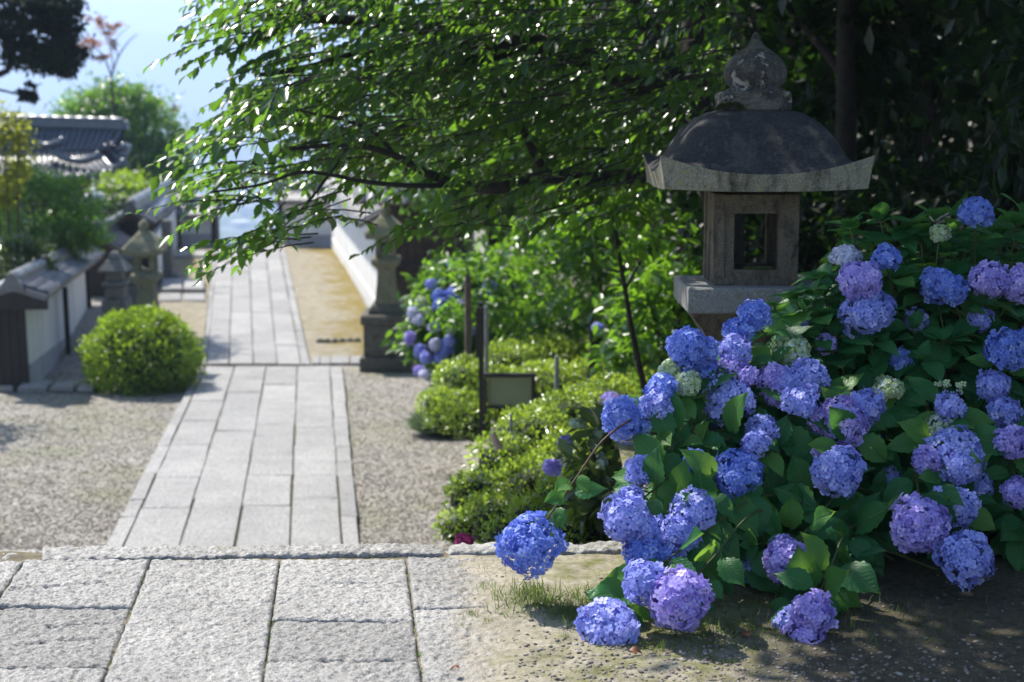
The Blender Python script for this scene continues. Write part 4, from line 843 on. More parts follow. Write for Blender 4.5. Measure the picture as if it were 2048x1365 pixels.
# florets gathered into a head
def head_mesh(r, aspect, nfl, fsize, seed, cover=-.75):
    g = np.random.default_rng(seed); i = np.arange(nfl) + .5; ph = np.arccos(1 - (1 - cover) * i / nfl); th = math.pi * (1 + 5 ** .5) * i
    u = np.stack([np.cos(th) * np.sin(ph), np.sin(th) * np.sin(ph), np.cos(ph)], -1); u = norm(u + g.normal(size=u.shape) * .07)
    lump = 1 + .14 * np.sin(u[:, 0] * 3 + seed) * np.sin(u[:, 1] * 4 + seed * 2) + .07 * np.sin(u[:, 2] * 6 + seed) + g.normal(size=nfl) * .05
    p = u * np.array([r, r, r * aspect]) * lump[:, None]; nn = norm(u + g.normal(size=u.shape) * .42); d = np.cross(nn, g.normal(size=u.shape))
    S = fsize * g.uniform(.72, 1.2, nfl); t = g.uniform(0, .8, nfl) + .12 * np.sin(u[:, 0] * 3 + seed); return p, d, nn, S, t
def build_head(name, c, w, h, kind, parent, seed, up, fs=.0135, pieces=False):
    r = w / 2 * .97; asp = h / w; area = 4 * math.pi * r * r * (asp ** .6) * .92; nfl = int(min(430, max(22, area / (fs * fs * 1.02)))); p, d, nn, S, t = head_mesh(r, asp, nfl, fs, seed)
    z = norm(up); x = norm(np.cross(z, (0.3, 1, .2))); y = np.cross(z, x); Rm = np.stack([x, y, z], -1)
    p = p @ Rm.T + c; d = d @ Rm.T; nn = nn @ Rm.T; k = len(FLV)
    tint = np.repeat(np.clip(t, 0, .9), k)
    if pieces:
        hd = thing(name, c); hd.parent = parent; hd.location = [float(q) for q in (c - wl(parent))]
        vis = np.argsort(-((CAM - p) * nn).sum(1) + 0); vis = vis[:pieces]; rest = np.setdiff1d(np.arange(nfl), vis)
        V, F = scatter(FLV, FLF, d[rest], nn[rest], p[rest], S[rest]); q = ico()[0] / np.array([1, .72, .42]) * np.array([r, r, r * asp]) * .82 @ Rm.T + c; F = np.concatenate([F, IC_F + len(V)]); V = np.concatenate([V, q]); o = obj('floret_mass', V, F, M['p' + kind], hd, tint=np.concatenate([np.repeat(np.clip(t[rest], 0, .9), k), np.full(12, .1)])); o['kind'] = 'stuff'
        protos = []
        for q in range(4):
            me = make_mesh('floret', FLV * (1, 1, rng.uniform(.4, 1.8)), FLF, False, np.full(k, .1 + .22 * q)); me.materials.append(M['p' + kind]); protos.append(me)
        Fm = frames(d[vis], nn[vis])
        for i, j in enumerate(vis):
            A = Fm[i] * S[j]; Mx = Matrix([[*map(float, A[0]), float(p[j][0])], [*map(float, A[1]), float(p[j][1])], [*map(float, A[2]), float(p[j][2])], [0, 0, 0, 1]])
            place('floret', protos[int(t[j] * 4.9) % 4], Mx, hd)
        return hd
    V, F = scatter(FLV, FLF, d, nn, p, S); q = ico()[0] / np.array([1, .72, .42]) * np.array([r, r, r * asp]) * .80 @ Rm.T + c; F = np.concatenate([F, IC_F + len(V)]); V = np.concatenate([V, q])
    o = obj(name, V, F, M['p' + kind], parent, tint=np.concatenate([tint, np.full(12, .1)]), origin=c); return o

# ------------------------------------------------------------------ the big hydrangea
hyd = thing('hydrangea_bush', (1.45, 5.0, 0), 'great blue and violet flowering hydrangea bush spilling over the terrace beside the large lantern', 'bush')
def hdepth(px, py): return 4.02 + (1250 - py) / 820 * 1.25 + .0001 * (px - 1500)
HEADS = [(1060, 1088, 122, 98, 'B', 4.25), (1214, 1258, 122, 92, 'L', 4.0), (1262, 1285, 50, 40, 'L', 4.06), (1290, 1165, 85, 95, 'L', 4.05), (1360, 1200, 118, 128, 'V', 3.98), (1625, 1225, 84, 74, 'V', 4.02), (1580, 1250, 66, 68, 'L', 4.08), (1608, 1278, 84, 56, 'V', 4.0),
 (1572, 1118, 84, 82, 'V'), (1252, 1036, 92, 92, 'L'), (1262, 996, 48, 36, 'L'), (1300, 1068, 64, 84, 'L', 4.28), (1355, 1072, 76, 84, 'L', 4.26), (1386, 1022, 84, 76, 'L'), (1285, 1104, 78, 56, 'B'), (1330, 1112, 66, 50, 'B'), (1283, 942, 60, 68, 'L'),
 (1246, 840, 74, 104, 'B'), (1278, 850, 40, 60, 'B'), (1314, 820, 58, 74, 'L'), (1455, 800, 94, 86, 'L'), (1375, 700, 72, 84, 'B'), (1408, 700, 50, 60, 'B'), (1402, 742, 66, 56, 'B'), (1470, 700, 60, 56, 'L'), (1466, 738, 54, 56, 'V'), (1496, 752, 40, 40, 'V'),
 (1508, 632, 58, 54, 'B'), (1478, 662, 66, 44, 'B'), (1340, 740, 44, 40, 'G'), (1374, 768, 54, 44, 'G'), (1322, 776, 58, 42, 'B'), (1580, 703, 76, 42, 'G'), (1616, 760, 74, 74, 'L'), (1574, 768, 58, 56, 'L'), (1545, 758, 56, 60, 'V'), (1600, 802, 70, 44, 'L'), (1556, 792, 46, 40, 'V'),
 (1682, 845, 96, 92, 'V'), (1636, 842, 40, 56, 'V'), (1733, 812, 64, 62, 'L'), (1777, 777, 58, 34, 'G'), (1676, 944, 96, 96, 'L'), (1522, 862, 60, 62, 'L'), (1510, 888, 50, 44, 'L'), (1472, 946, 100, 62, 'B'), (1394, 932, 46, 70, 'B'), (1720, 560, 84, 70, 'V'), (1734, 626, 102, 78, 'L'), (1772, 517, 54, 48, 'B'), (1690, 512, 54, 34, 'W'),
 (1953, 427, 62, 54, 'B'), (1880, 467, 36, 30, 'G'), (1876, 572, 64, 72, 'B'), (1908, 582, 50, 60, 'B'), (1980, 560, 76, 64, 'V'), (2036, 572, 52, 80, 'V'), (2012, 702, 76, 78, 'B'), (2045, 690, 40, 60, 'B'), (1986, 773, 62, 52, 'L'), (2008, 826, 62, 60, 'L'), (2024, 884, 66, 66, 'V'), (1884, 866, 86, 56, 'G'), (1908, 910, 110, 92, 'L'), (1852, 920, 50, 50, 'V'), (1925, 934, 66, 60, 'L'),
 (1838, 1050, 112, 108, 'V'), (1918, 1018, 72, 86, 'L'), (1884, 1000, 46, 50, 'L'), (1930, 1115, 104, 98, 'L'), (1900, 818, 56, 56, 'L'), (1502, 1140, 44, 76, 'L', 4.4), (1640, 905, 30, 26, 'V'), (1430, 868, 44, 44, 'L', 4.8), (1378, 848, 40, 44, 'V', 4.85), (1520, 930, 50, 44, 'L', 4.7), (1345, 905, 44, 40, 'L', 4.75), (1425, 985, 46, 40, 'B', 4.6), (1500, 985, 54, 46, 'L', 4.65), (1560, 960, 44, 40, 'B', 4.75), (1590, 890, 50, 46, 'L', 4.8), (1740, 890, 52, 46, 'L', 4.8), (1800, 720, 46, 42, 'B', 5.05), (1830, 640, 44, 40, 'L', 5.15), (1590, 660, 46, 38, 'L', 5.1), (1650, 690, 44, 38, 'V', 5.05), (1960, 640, 46, 44, 'L', 5.1), (1960, 970, 50, 46, 'L', 4.6), (1780, 960, 46, 42, 'L', 4.7), (1440, 1075, 50, 44, 'L', 4.45), (2035, 985, 56, 50, 'V', 4.5)]
leaf_L, leaf_D, leaf_N, leaf_S = [], [], [], []
stems = []
ROOT = np.array([1.5, 5.05, 0.0])
def add_leaf(p, d, n, s): leaf_L.append(p); leaf_D.append(d); leaf_N.append(n); leaf_S.append(s)
def leafy_stem(pts, r0, r1, nodes, size, rosette=0, start=.96):
    s = spline(pts, 6); stems.append((s, r0, r1)); n = len(s); L = np.concatenate([[0], np.cumsum(np.linalg.norm(np.diff(s, axis=0), axis=1))])
    for i in range(nodes):
        dist = L[-1] * start - i * rng.uniform(.055, .085)
        if dist < .06: break
        p = np.array([np.interp(dist, L, s[:, k]) for k in range(3)]); j = min(np.searchsorted(L, dist), n - 1); tg = norm(s[j] - s[j - 1])
        a = i * math.pi / 2 + rng.uniform(-.5, .5); e1 = norm(np.cross(tg, (.31, .2, .9))); e2 = np.cross(tg, e1)
        for sg in (1, -1):
            o = sg * (math.cos(a) * e1 + math.sin(a) * e2); d = o * .9 + tg * .30 + np.array([0, 0, -.12]) + rng.normal(size=3) * .14
            nn = np.array([0, 0, 1.0]) + tg * .55 + np.array([0, -.35, 0]) + rng.normal(size=3) * .18; pet = norm(d) * .022; stems.append((np.array([p, p + pet * .6, p + pet]), .0022, .0016)); add_leaf(p + pet, d, nn, size * rng.uniform(.78, 1.2) * (.72 if i == 0 else 1))
    for i in range(rosette):
        a = i * 2.39; tg = norm(s[-1] - s[-2]); e1 = norm(np.cross(tg, (.31, .2, .9))); e2 = np.cross(tg, e1); o = math.cos(a) * e1 + math.sin(a) * e2
        add_leaf(s[-1], o * (.45 + .1 * i) + tg * .8, tg * .5 - o * .5 + np.array([0, 0, .4]), size * (.36 + .1 * i))
nfl_left = 292
for i, hd in enumerate(HEADS):
    px, py, w, h, kd = hd[:5]; d = hd[5] if len(hd) > 5 else hdepth(px, py) + rng.uniform(-.06, .06); c = P(px, py, d); m_ = d * 1.0 / FPX / math.cos(PITCH) * .99
    up = norm(norm(c - (ROOT + (0, .1, -.15))) * .55 + np.array([0, -.25, .55]) + rng.normal(size=3) * .08)
    pieces = 148 if i in (0, 1) else 0
    lab = None
    fs = .0135 if kd in 'BLV' else .0085
    build_head('flower_head', c, w * m_ * 1.03, h * m_ * 1.03, kd, hyd, 40 + i, up, fs * (1.08 if w > 90 else .95), pieces)
    if i == 0:
        pts = [ROOT + (-.2, -.2, .05), P(1420, 930, 4.9), P(1300, 840, 4.6), P(1216, 872, 4.4), P(1150, 960, 4.32), P(1100, 1030, 4.28), c]
        sm_ = MB(); sq = spline(pts, 6); sm_.tube(sq, np.linspace(.0042, .0026, len(sq)), 6); sm_.build('flower_stem', M['redtwig'], hyd, True)
        for (lx, ly, tx_, ty_, s) in ((1130, 990, 1080, 1006, .075), (1140, 965, 1112, 978, .075), (1108, 1020, 1100, 1060, .07), (1150, 985, 1205, 968, .082), (1118, 1015, 1120, 1050, .06), (1160, 950, 1182, 1000, .06)):
            a, b = P(lx, ly, 4.3), P(tx_, ty_, 4.24); add_leaf(a, b - a, np.array([rng.uniform(-.3, .3), -.8, .5]), s)
        continue
    base = ROOT + (c - ROOT) * np.array([.35, .35, 0]) + rng.normal(size=3) * (.08, .08, 0); base[2] = 0
    ctrl = np.array([(base[0] + c[0]) / 2, (base[1] + c[1]) / 2 + .08, max(c[2] * .62, .16)]); tip = c - up * (h * m_ * .35)
    if c[2] < .38: ctrl = np.array([base[0] * .5 + c[0] * .5, base[1] * .6 + c[1] * .4 + .1, c[2] + .10]); tip = c + np.array([.02, .05, .01])
    leafy_stem([base, ctrl, tip - (tip - ctrl) * .3 + np.array([0, .01, .01]), tip], .0042, .0024, 3, .128, 0, .93)
# leafy shoots filling the bush
poly = np.array([(1262, 1000), (1300, 850), (1345, 800), (1440, 670), (1540, 610), (1640, 556), (1720, 450), (1830, 436), (1960, 420), (2120, 430), (2120, 1130), (1900, 1200), (1700, 1200), (1560, 1180), (1450, 1170), (1330, 1120)], float)
def inpoly(pl_, x, y):
    r = False; n = len(pl_)
    for i in range(n):
        (x1, y1), (x2, y2) = pl_[i], pl_[(i + 1) % n]
        if (y1 > y) != (y2 > y) and x < (x2 - x1) * (y - y1) / (y2 - y1) + x1: r = not r
    return r
SHOOTS = [(1700, 455, 1.0), (1760, 440, 1.0), (1620, 590, 1.0), (1580, 640, .95), (1830, 455, 1.0), (1870, 440, .95), (1930, 500, .9), (2030, 450, .95), (1790, 560, .95), (1650, 590, .95), (1658, 640, .95), (1895, 560, .9), (1888, 690, .9), (1560, 905, .7), (1840, 470, 1.0), (1800, 470, .9), (1700, 470, .8), (1640, 560, .9), (1590, 600, .9), (2000, 470, .9)]
cnt = 0; pts_ = list(SHOOTS)
while cnt < 235:
    x, y = rng.uniform(1250, 2120), rng.uniform(420, 1210)
    if inpoly(poly, x, y): pts_.append((x, y, rng.uniform(.1, .9) if cnt % 3 else 1.0)); cnt += 1
for i, (x, y, f) in enumerate(pts_):
    d = hdepth(x, y) + .10 + .55 * (1 - f) + (0 if i < len(SHOOTS) else rng.uniform(.0, .12)); c = P(x, y, d)
    if c[2] < .04: continue
    base = ROOT + (c - ROOT) * np.array([.45, .45, 0]) + rng.normal(size=3) * (.1, .1, 0); base[2] = 0; ctrl = np.array([(base[0] + c[0]) / 2, (base[1] + c[1]) / 2 + .05, max(.08, c[2] * .55)])
    leafy_stem([base, ctrl, c], .0048, .0026, 4, .128, 5 if i < len(SHOOTS) else 3, .99)
mb = MB()
for s, r0, r1 in stems: mb.tube(s, np.linspace(r0, r1, len(s)), 5, False)
o = mb.build('stem', M['twig'], hyd, True); o['kind'] = 'stuff'
LL, LD, LN, LS = map(np.array, (leaf_L, leaf_D, leaf_N, leaf_S)); LD = norm(LD)
scr = np.array([PX(p) for p in LL + LD * (LS * .5)[:, None]]); infr = (scr[:, 0] > -20) & (scr[:, 0] < 2080) & (scr[:, 1] < 1370) & (scr[:, 1] > 0)
front = hdepth(scr[:, 0], scr[:, 1]) - (LL[:, 1]); score = np.where(infr, front + LS * 2, -9); order = np.argsort(-score); pick = order[:300]; rest = order[300:]
HLM = []
for V_, F_, U_ in HL:
    me = make_mesh('leaf', V_, F_, True, None, U_); me.materials.append(M['lhyd']); HLM.append(me)
Fm = frames(LD[pick], LN[pick])
for i, j in enumerate(pick):
    A = Fm[i] * LS[j]; Mx = Matrix([[*map(float, A[0]), float(LL[j][0])], [*map(float, A[1]), float(LL[j][1])], [*map(float, A[2]), float(LL[j][2])], [0, 0, 0, 1]]); place('leaf', HLM[int(rng.integers(0, 4))], Mx, hyd)
Vs, Fs, Us, off = [], [], [], 0
for k in range(4):
    r_ = rest[k::4]; V, F = scatter(HL[k][0], HL[k][1], LD[r_], LN[r_], LL[r_], LS[r_]); Vs.append(V); Fs.append(F + off); Us.append(np.tile(HL[k][2], (len(r_), 1))); off += len(V)
o = obj('foliage', np.concatenate(Vs), np.concatenate(Fs), M['lhyd'], hyd, True, None, np.concatenate(Us)); o['kind'] = 'stuff'
# lace cap in bud: a few cream florets on thin stalks
lc = P(1903, 800, hdepth(1903, 800) - .02); V_ = []; mb = MB()
for (x, y, cr) in ((1885, 768, 1), (1896, 792, 0), (1906, 794, 0), (1916, 790, 0), (1926, 772, 1), (1921, 776, 1), (1890, 772, 1)):
    q = P(x, y, lc[1] - .01); mb.tube(bez(lc + (0, .03, -.06), lc + (0, 0, -.01), q, 5), .0012, 4)
    nf = 4 if cr else 16
    for k in range(nf): V_.append((q + rng.normal(size=3) * (.006 if cr else .007), cr))
lcap = mb.build('lacecap_stalk', M['redtwig'], hyd)
pp = np.array([v[0] for v in V_]); cr = np.array([v[1] for v in V_]); V, F = scatter(FLV, FLF, rvec(len(pp)), rvec(len(pp)) + (0, -.8, .8), pp, np.where(cr == 1, .011, .0035)); obj('floret', V, F, M['pG'], lcap, tint=np.repeat(np.where(cr == 1, .45, .95), len(FLV)))

# ------------------------------------------------------------------ other hydrangeas
def hyd_shrub(label, cen, rad, nleaf, lsize, heads, lmat, base_z, d0, hname='flower_head', fs=.014):
    t = thing('hydrangea_shrub', (cen[0], cen[1], base_z), label, 'bush', 'hydrangea shrubs down the garden slope')
    foliage('foliage', [(cen, rad, nleaf, 60, .16, .75)], lsize, lmat, t, L_FOLD, .15, .5)
    wood('stem', [([(cen[0] + dx, cen[1], base_z - .05), (cen[0] + dx * 4 * rad[0], cen[1] + .1, cen[2]), (cen[0] + dx * 6 * rad[0], cen[1], cen[2] + rad[2] * .5)], .012, .005) for dx in (-.1, -.04, .03, .09)], M['barkpale'], t)
    for i, (px, py, w, h, kd, d) in enumerate(heads):
        c = P(px, py, d); m_ = d / FPX; build_head(hname, c, w * m_, h * m_, kd, t, 300 + i + int(cen[0] * 90), np.array([0, -.4, .9]), fs)
    return t
c_ = P(935, 640, 16.6)
hyd_shrub('bright hydrangea shrub with many small pale blue heads, right of the pedestal lantern', c_, (.62, .5, .62), 3800, .13,
 [(905, 525, 22, 18, 'L', 16.2), (862, 568, 22, 20, 'L', 16.1), (878, 592, 28, 26, 'B', 16.0), (905, 590, 30, 26, 'B', 16.0), (842, 605, 24, 22, 'G', 16.1), (828, 628, 26, 36, 'W', 16.1), (838, 640, 24, 22, 'W', 16.0), (882, 610, 30, 28, 'B', 15.9), (918, 618, 36, 34, 'V', 15.9), (936, 632, 30, 34, 'L', 15.9), (914, 645, 26, 20, 'W', 15.9), (820, 678, 22, 34, 'V', 16.1), (840, 702, 26, 30, 'L', 16.0), (872, 690, 24, 30, 'W', 15.8), (898, 684, 26, 26, 'L', 15.8), (893, 698, 28, 30, 'B', 15.8), (880, 716, 28, 20, 'L', 15.8), (852, 716, 22, 26, 'L', 15.8), (838, 742, 24, 18, 'V', 15.8), (850, 748, 26, 14, 'W', 15.7), (980, 576, 26, 32, 'L', 15.8), (868, 655, 24, 20, 'W', 15.9), (902, 662, 22, 18, 'G', 15.9), (940, 660, 22, 24, 'L', 15.8), (855, 622, 20, 18, 'G', 16.0)], M['lbright'], Z_FAR + .1, 16.5)
c_ = P(1235, 950, 6.5)
hyd_shrub('leafy glossy hydrangea behind the terrace edge with few purple heads, left of the great bush', c_, (.20, .3, .25), 520, .11,
 [(1105, 935, 40, 26, 'V', 6.5), (1132, 884, 30, 24, 'V', 6.7), (1290, 890, 36, 46, 'W', 5.6), (1352, 875, 50, 40, 'W', 5.6), (1262, 945, 30, 36, 'W', 5.6), (1325, 960, 36, 30, 'G', 5.5), (1155, 848, 30, 14, 'G', 6.8), (1240, 1072, 30, 30, 'W', 5.7)], M['lolive'], -.3, 6.6)
c_ = P(1200, 770, 12.6)
hyd_shrub('dim hydrangea shrub beside the thin tree trunk behind the azaleas', P(1330, 690, 11.5), (.45, .5, .42), 1500, .12,
 [(1196, 657, 24, 22, 'L', 11.2), (1255, 650, 30, 24, 'L', 11.2), (1275, 640, 24, 20, 'W', 11.2), (1222, 805, 46, 28, 'V', 10.0)], M['lbright'], -1.2, 11.5)
t = thing('flower', P(930, 1082, 6.3), 'small magenta blossom just above the terrace edge below the azaleas', 'flower'); build_head('blossom', P(928, 1083, 6.3), .075, .045, 'M', t, 5, np.array([0, -.4, .9]), .012)

# ------------------------------------------------------------------ trees
def tree(name, label, base, limbs, blobs, size, lmat, wmat=None, group=None, tmpl=L_DIA, droop=.3):
    t = thing(name, base, label, 'tree', group); wood('trunk', limbs, wmat or M['bark'], t, 8)
    foliage('crown', blobs, size, lmat, t, tmpl, droop); return t
# spreading cherry whose low boughs reach across the picture
ch = thing('cherry_tree', P(1436, 640, 8.6) * (1, 1, 0) + (0, 0, -.5), 'spreading cherry tree with long low leafy boughs, growing behind the large stone lantern', 'tree')
d8 = 8.5
TR = [P(1440, 720, 8.6), P(1446, 560, 8.6), P(1446, 430, 8.6), P(1424, 330, d8), P(1380, 245, 8.4)]
limbs = [(TR, .13, .085), ([TR[-1], P(1320, 190, 8.3), P(1240, 150, 8.2), P(1110, 95, 8.0), P(960, 85, 7.9), P(860, 60, 7.8), P(700, 40, 7.7), P(560, 40, 7.5)], .085, .016),
 ([P(1446, 400, 8.6), P(1370, 345, 8.4), P(1290, 350, 8.2), P(1180, 360, 8.0), P(1095, 354, 7.7), P(1000, 376, 7.4), P(920, 370, 7.6), P(850, 345, 7.5), P(790, 312, 7.5), P(700, 290, 7.4), P(560, 300, 7.3)], .052, .009),
 ([P(1330, 205, 8.3), P(1200, 130, 8.4), P(1080, 92, 8.3), P(930, 120, 8.2), P(800, 90, 8.1), P(640, 130, 7.9), P(520, 150, 7.7)], .055, .012),
 ([TR[-1], P(1330, 120, 8.6), P(1280, 20, 8.7), P(1200, -140, 8.6), P(1000, -420, 8.2), P(800, -560, 8.0)], .075, .02),
 ([TR[2], P(1400, 250, 8.9), P(1385, 60, 9.2), P(1420, -240, 9.4), P(1300, -700, 9.2), P(1200, -1100, 9.0)], .10, .03),
 ([P(1420, -240, 9.4), P(1600, -360, 9.0), P(1720, -420, 8.6), P(1800, -800, 8.0)], .06, .02), ([P(1420, -240, 9.4), P(1200, -520, 9.0), P(900, -760, 8.4)], .06, .02), ([P(1300, -700, 9.2), P(1500, -950, 8.0), P(1500, -1300, 7.0)], .05, .015),
 ([P(1095, 354, 7.9), P(1060, 290, 7.8), P(1030, 230, 7.8), P(990, 160, 7.9)], 0.026, .010), ([P(920, 370, 7.6), P(830, 372, 7.4), P(740, 365, 7.3), P(660, 350, 7.2), P(600, 345, 7.1), P(520, 370, 7.0), P(420, 385, 6.9)], .014, .005),
 ([P(790, 312, 7.5), P(740, 260, 7.5), P(640, 230, 7.4), P(520, 210, 7.3)], .012, .004), ([P(1000, 376, 7.7), P(960, 430, 7.5), P(900, 455, 7.4)], .01, .004), ([P(1170, 360, 8.0), P(1150, 400, 7.8), P(1060, 430, 7.6)], .012, .004), ([P(700, 290, 7.4), P(620, 400, 7.2), P(560, 460, 7.1)], .01, .003)]
wood('trunk', limbs, M['bark'], ch, 8)
reg = np.array([(388, -80), (392, 40), (440, 95), (500, 100), (470, 160), (452, 205), (395, 265), (372, 300), (350, 390), (345, 440), (420, 420), (500, 385), (540, 440), (535, 500), (572, 500), (600, 430), (690, 410), (745, 480), (800, 440), (870, 470), (960, 470), (1050, 430), (1200, 440), (1410, 430), (1480, 200), (1480, -80)], float)
sp = []
while len(sp) < 820:
    x, y = rng.uniform(340, 1480), rng.uniform(-80, 510)
    if not inpoly(reg, x - (115 if x < 800 else 0), y + 62): continue
    if y > 230 and x > 540 and rng.uniform() < .42: continue
    if 660 < x < 960 and y > 335: continue
    hole = vnoise(x / 95, y / 75, 8)
    if hole > .45 and rng.uniform() < .8: continue
    if x > 1050 and rng.uniform() < .35: continue
    sp.append((x, y, rng.uniform(7.0, 9.3) - .4 * (x < 600)))
sp += [(540, 15, 7.4), (575, 45, 7.4), (520, 40, 7.4), (560, -15, 7.4), (500, 5, 7.4), (590, 85, 7.3), (600, 20, 7.4), (545, 60, 7.3)] + [(x, y, d) for x, y, d in ((470, 400, 6.9), (490, 290, 7.0), (500, 275, 7.0), (470, 70, 7.3), (500, 85, 7.3), (510, 195, 7.1), (530, 178, 7.1), (550, 475, 7.0), (565, 455, 7.0), (560, 440, 7.0), (550, 425, 7.0), (480, 410, 7.0), (500, 385, 6.9), (490, 405, 6.9), (480, 350, 6.9), (690, 420, 7.0), (720, 440, 7.1), (660, 425, 7.1), (880, 430, 7.2), (890, 415, 7.2), (905, 405, 7.2), (975, 450, 7.3), (1000, 430, 7.3), (1150, 420, 7.5), (1240, 420, 7.6), (640, 440, 7.0), (600, 420, 7.0), (510, 395, 6.9), (500, 330, 6.95), (570, 480, 7.0), (585, 470, 7.0), (575, 492, 7.0))] * 1
Ls, Ds, Ns, Ss, Tt = [], [], [], [], []; mb = MB()
for i, (x, y, d) in enumerate(sp):
    s0 = P(x, y, d); a = rng.normal(math.pi, .8); dirv = norm(np.array([math.cos(a), .6 * math.sin(a), rng.uniform(-.38, .1)])); ln = rng.uniform(.26, .5); n = int(rng.integers(11, 18)); tc = rng.uniform()
    q = [s0 + dirv * ln * t + np.array([0, 0, -.22 * ln * t * t]) for t in (0, .5, 1)]; q0 = s0 - dirv * .12; mb.tube([q0] + q, [.004, .0035, .0025, .0012], 4, False)
    sd = norm(np.cross(dirv, (0, 0, 1)))
    for k in range(n):
        t = (k + .5) / n; p = s0 + dirv * ln * t + np.array([0, 0, -.22 * ln * t * t]); sg = 1 if k % 2 else -1
        Ls.append(p); Ds.append(sd * sg * rng.uniform(.5, .9) + dirv * .55 + np.array([0, 0, -rng.uniform(.1, .75)]) + rng.normal(size=3) * .15); Ns.append(np.array([0, 0, 1.0]) + rng.normal(size=3) * .38); Ss.append(rng.uniform(.045, .092)); Tt.append(np.clip(tc * .9 + .3 * rng.uniform() - .1, 0, 1))
mb.build('twigs', M['bark'], ch)
V, F = scatter(*L_FOLD, np.array(Ds), np.array(Ns), np.array(Ls), np.array(Ss)); obj('boughs_foliage', V, F, M['lcherry'], ch, tint=np.repeat(Tt, 7))['kind'] = 'stuff'
foliage('crown', [((.2, 8.2, 3.2), (1.3, 1.3, .7), 2300, 80), ((1.2, 7.2, 3.3), (1.5, 1.4, .7), 4600, 100), ((.45, 5.75, 2.95), (1.15, .8, .35), 4400, 130), ((1.7, 5.4, 3.1), (1.1, .9, .4), 2600, 60), ((1.0, 9.2, 4.6), (2.2, 1.6, 1.0), 4200, 90), ((2.4, 8.6, 3.0), (1.2, 1.4, .9), 2600, 70), ((2.2, 6.6, 3.6), (1.4, 1.4, .7), 2600, 70)], .12, M['lcherry'], ch, L_FOLD, .4)

# forest behind and to the right
def fwd_tree(label, px, d, zb, rtrunk, blobs, size=.16, lmat='lforest', lean=0.0, tp=-60):
    a = P(px, 600, d); a[2] = zb; b = P(px + lean * .5, 300, d); c = P(px + lean, tp, d); e = c + (0, .1, 2.6)
    lim = [([a, b, c, e], rtrunk, rtrunk * .4)]
    for bl in blobs: 
        q = np.asarray(bl[0], float); s = a + (e - a) * np.clip((q[2] - .6 - a[2]) / (e[2] - a[2]), .25, .95); lim.append(([s, (s + q) / 2 + (0, 0, .15), q], rtrunk * .45, rtrunk * .12))
    return tree('forest_tree', label, a, lim, blobs, size, M[lmat], group='trees of the dark grove')
fwd_tree('dark tree with thick straight trunk just right of the large lantern roof', 1692, 10.2, -.5, .085, [((1.9, 10.6, 3.6), (1.7, 1.6, 1.0), 3600), ((3.0, 10.4, 2.6), (1.2, 1.2, .8), 2000), ((1.6, 11.5, 1.9), (1.1, .9, .55), 1500), ((2.3, 10.9, 1.5), (.8, .7, .5), 900)])
fwd_tree('dark tree of the grove with slender trunk toward the upper right corner', 1855, 11.5, -.2, .05, [((3.2, 12.0, 3.0), (1.4, 1.3, 1.0), 3000), ((3.6, 12.2, 1.6), (1.1, .9, .7), 1700), ((2.7, 12.6, .9), (.9, .8, .6), 1200), ((4.2, 11.4, 2.6), (1.2, 1.2, .9), 2000)])
fwd_tree('grove tree leaning at the right edge with hanging dark leaves', 2075, 8.2, -.1, .06, [((3.1, 8.2, 2.7), (1.2, 1.2, .8), 2400), ((3.3, 8.8, 1.6), (.8, .8, .6), 1300), ((2.9, 7.6, 1.2), (.35, .4, .5), 420)], .13)
fwd_tree('tall tree filling the back of the grove behind the lantern window', 1560, 14.5, -1.2, .09, [((2.3, 15.2, 1.5), (1.6, 1.1, 1.0), 3400), ((2.8, 15, -.2), (1.8, 1.0, .7), 3000), ((1.8, 15.4, 3.2), (2.2, 1.5, 1.1), 3600), ((3.6, 15.5, 2.4), (1.5, 1.2, 1.2), 2800)], .17, 'lforest', -60)
fwd_tree('far grove tree with big dark crown behind the others at upper right', 1960, 16.5, -.5, .1, [((4.8, 17, 2.0), (2.0, 1.4, 1.4), 4000), ((4.6, 16.8, 0.2), (1.9, 1.2, .9), 3200), ((5.6, 16, 3.4), (2.4, 1.8, 1.4), 4000), ((6.4, 15, 1.4), (1.6, 1.4, 1.2), 2200)], .18)
fwd_tree('lush green tree behind the cherry boughs left of the lantern roof', 1190, 13.5, -1.5, .06, [((.9, 13.8, .9), (1.1, .9, .75), 2600), ((.2, 13.9, 1.4), (1.0, .8, .7), 2100), ((1.5, 13.6, 1.8), (1.1, .9, .7), 2300), ((1.1, 13.6, .0), (.9, .7, .5), 1500), ((.6, 14.0, 2.9), (1.4, 1.0, .8), 2200)], .13, 'lbright', 20)
fwd_tree('light green tree behind the cherry boughs above the timber building', 985, 18, -2.3, .06, [((-.5, 18.2, .1), (1.0, .8, .7), 2300), ((.4, 18.4, -.3), (1.0, .8, .6), 2000), ((-.9, 18.6, 1.2), (1.0, .8, .7), 1900), ((.2, 18.3, 1.3), (1.1, .9, .7), 2000), ((.8, 18.4, .6), (.9, .8, .6), 1500)], .14, 'lbright')
def shrub(label, cen, rad, n, size, mat, group='shrubs on the wooded slope', d=None, clumps=50):
    g = float(hfun(cen[0], cen[1])); t = thing('garden_shrub', (cen[0], cen[1], g), label, 'bush', group); foliage('foliage', [(cen, rad, n, clumps, .2, .55)], size, mat, t, L_FOLD, .1, .5)
    wood('stem', [([(cen[0] + dx, cen[1], g - .05), (cen[0] + dx * 2, cen[1] + .1, cen[2]), (cen[0] + dx * 4, cen[1], cen[2] + rad[2] * .7)], .02, .006) for dx in (-.08, .0, .08)], M['barkpale'], t); return t
shrub('bright leafy shrub behind the azaleas, below the cherry boughs', P(1060, 590, 15.2), (.85, .6, .55), 2600, .10, M['lbright'])
shrub('leafy green shrub just left of the large lantern fire box', P(1290, 520, 12.5), (.75, .6, .6), 2800, .095, M['lbright'])
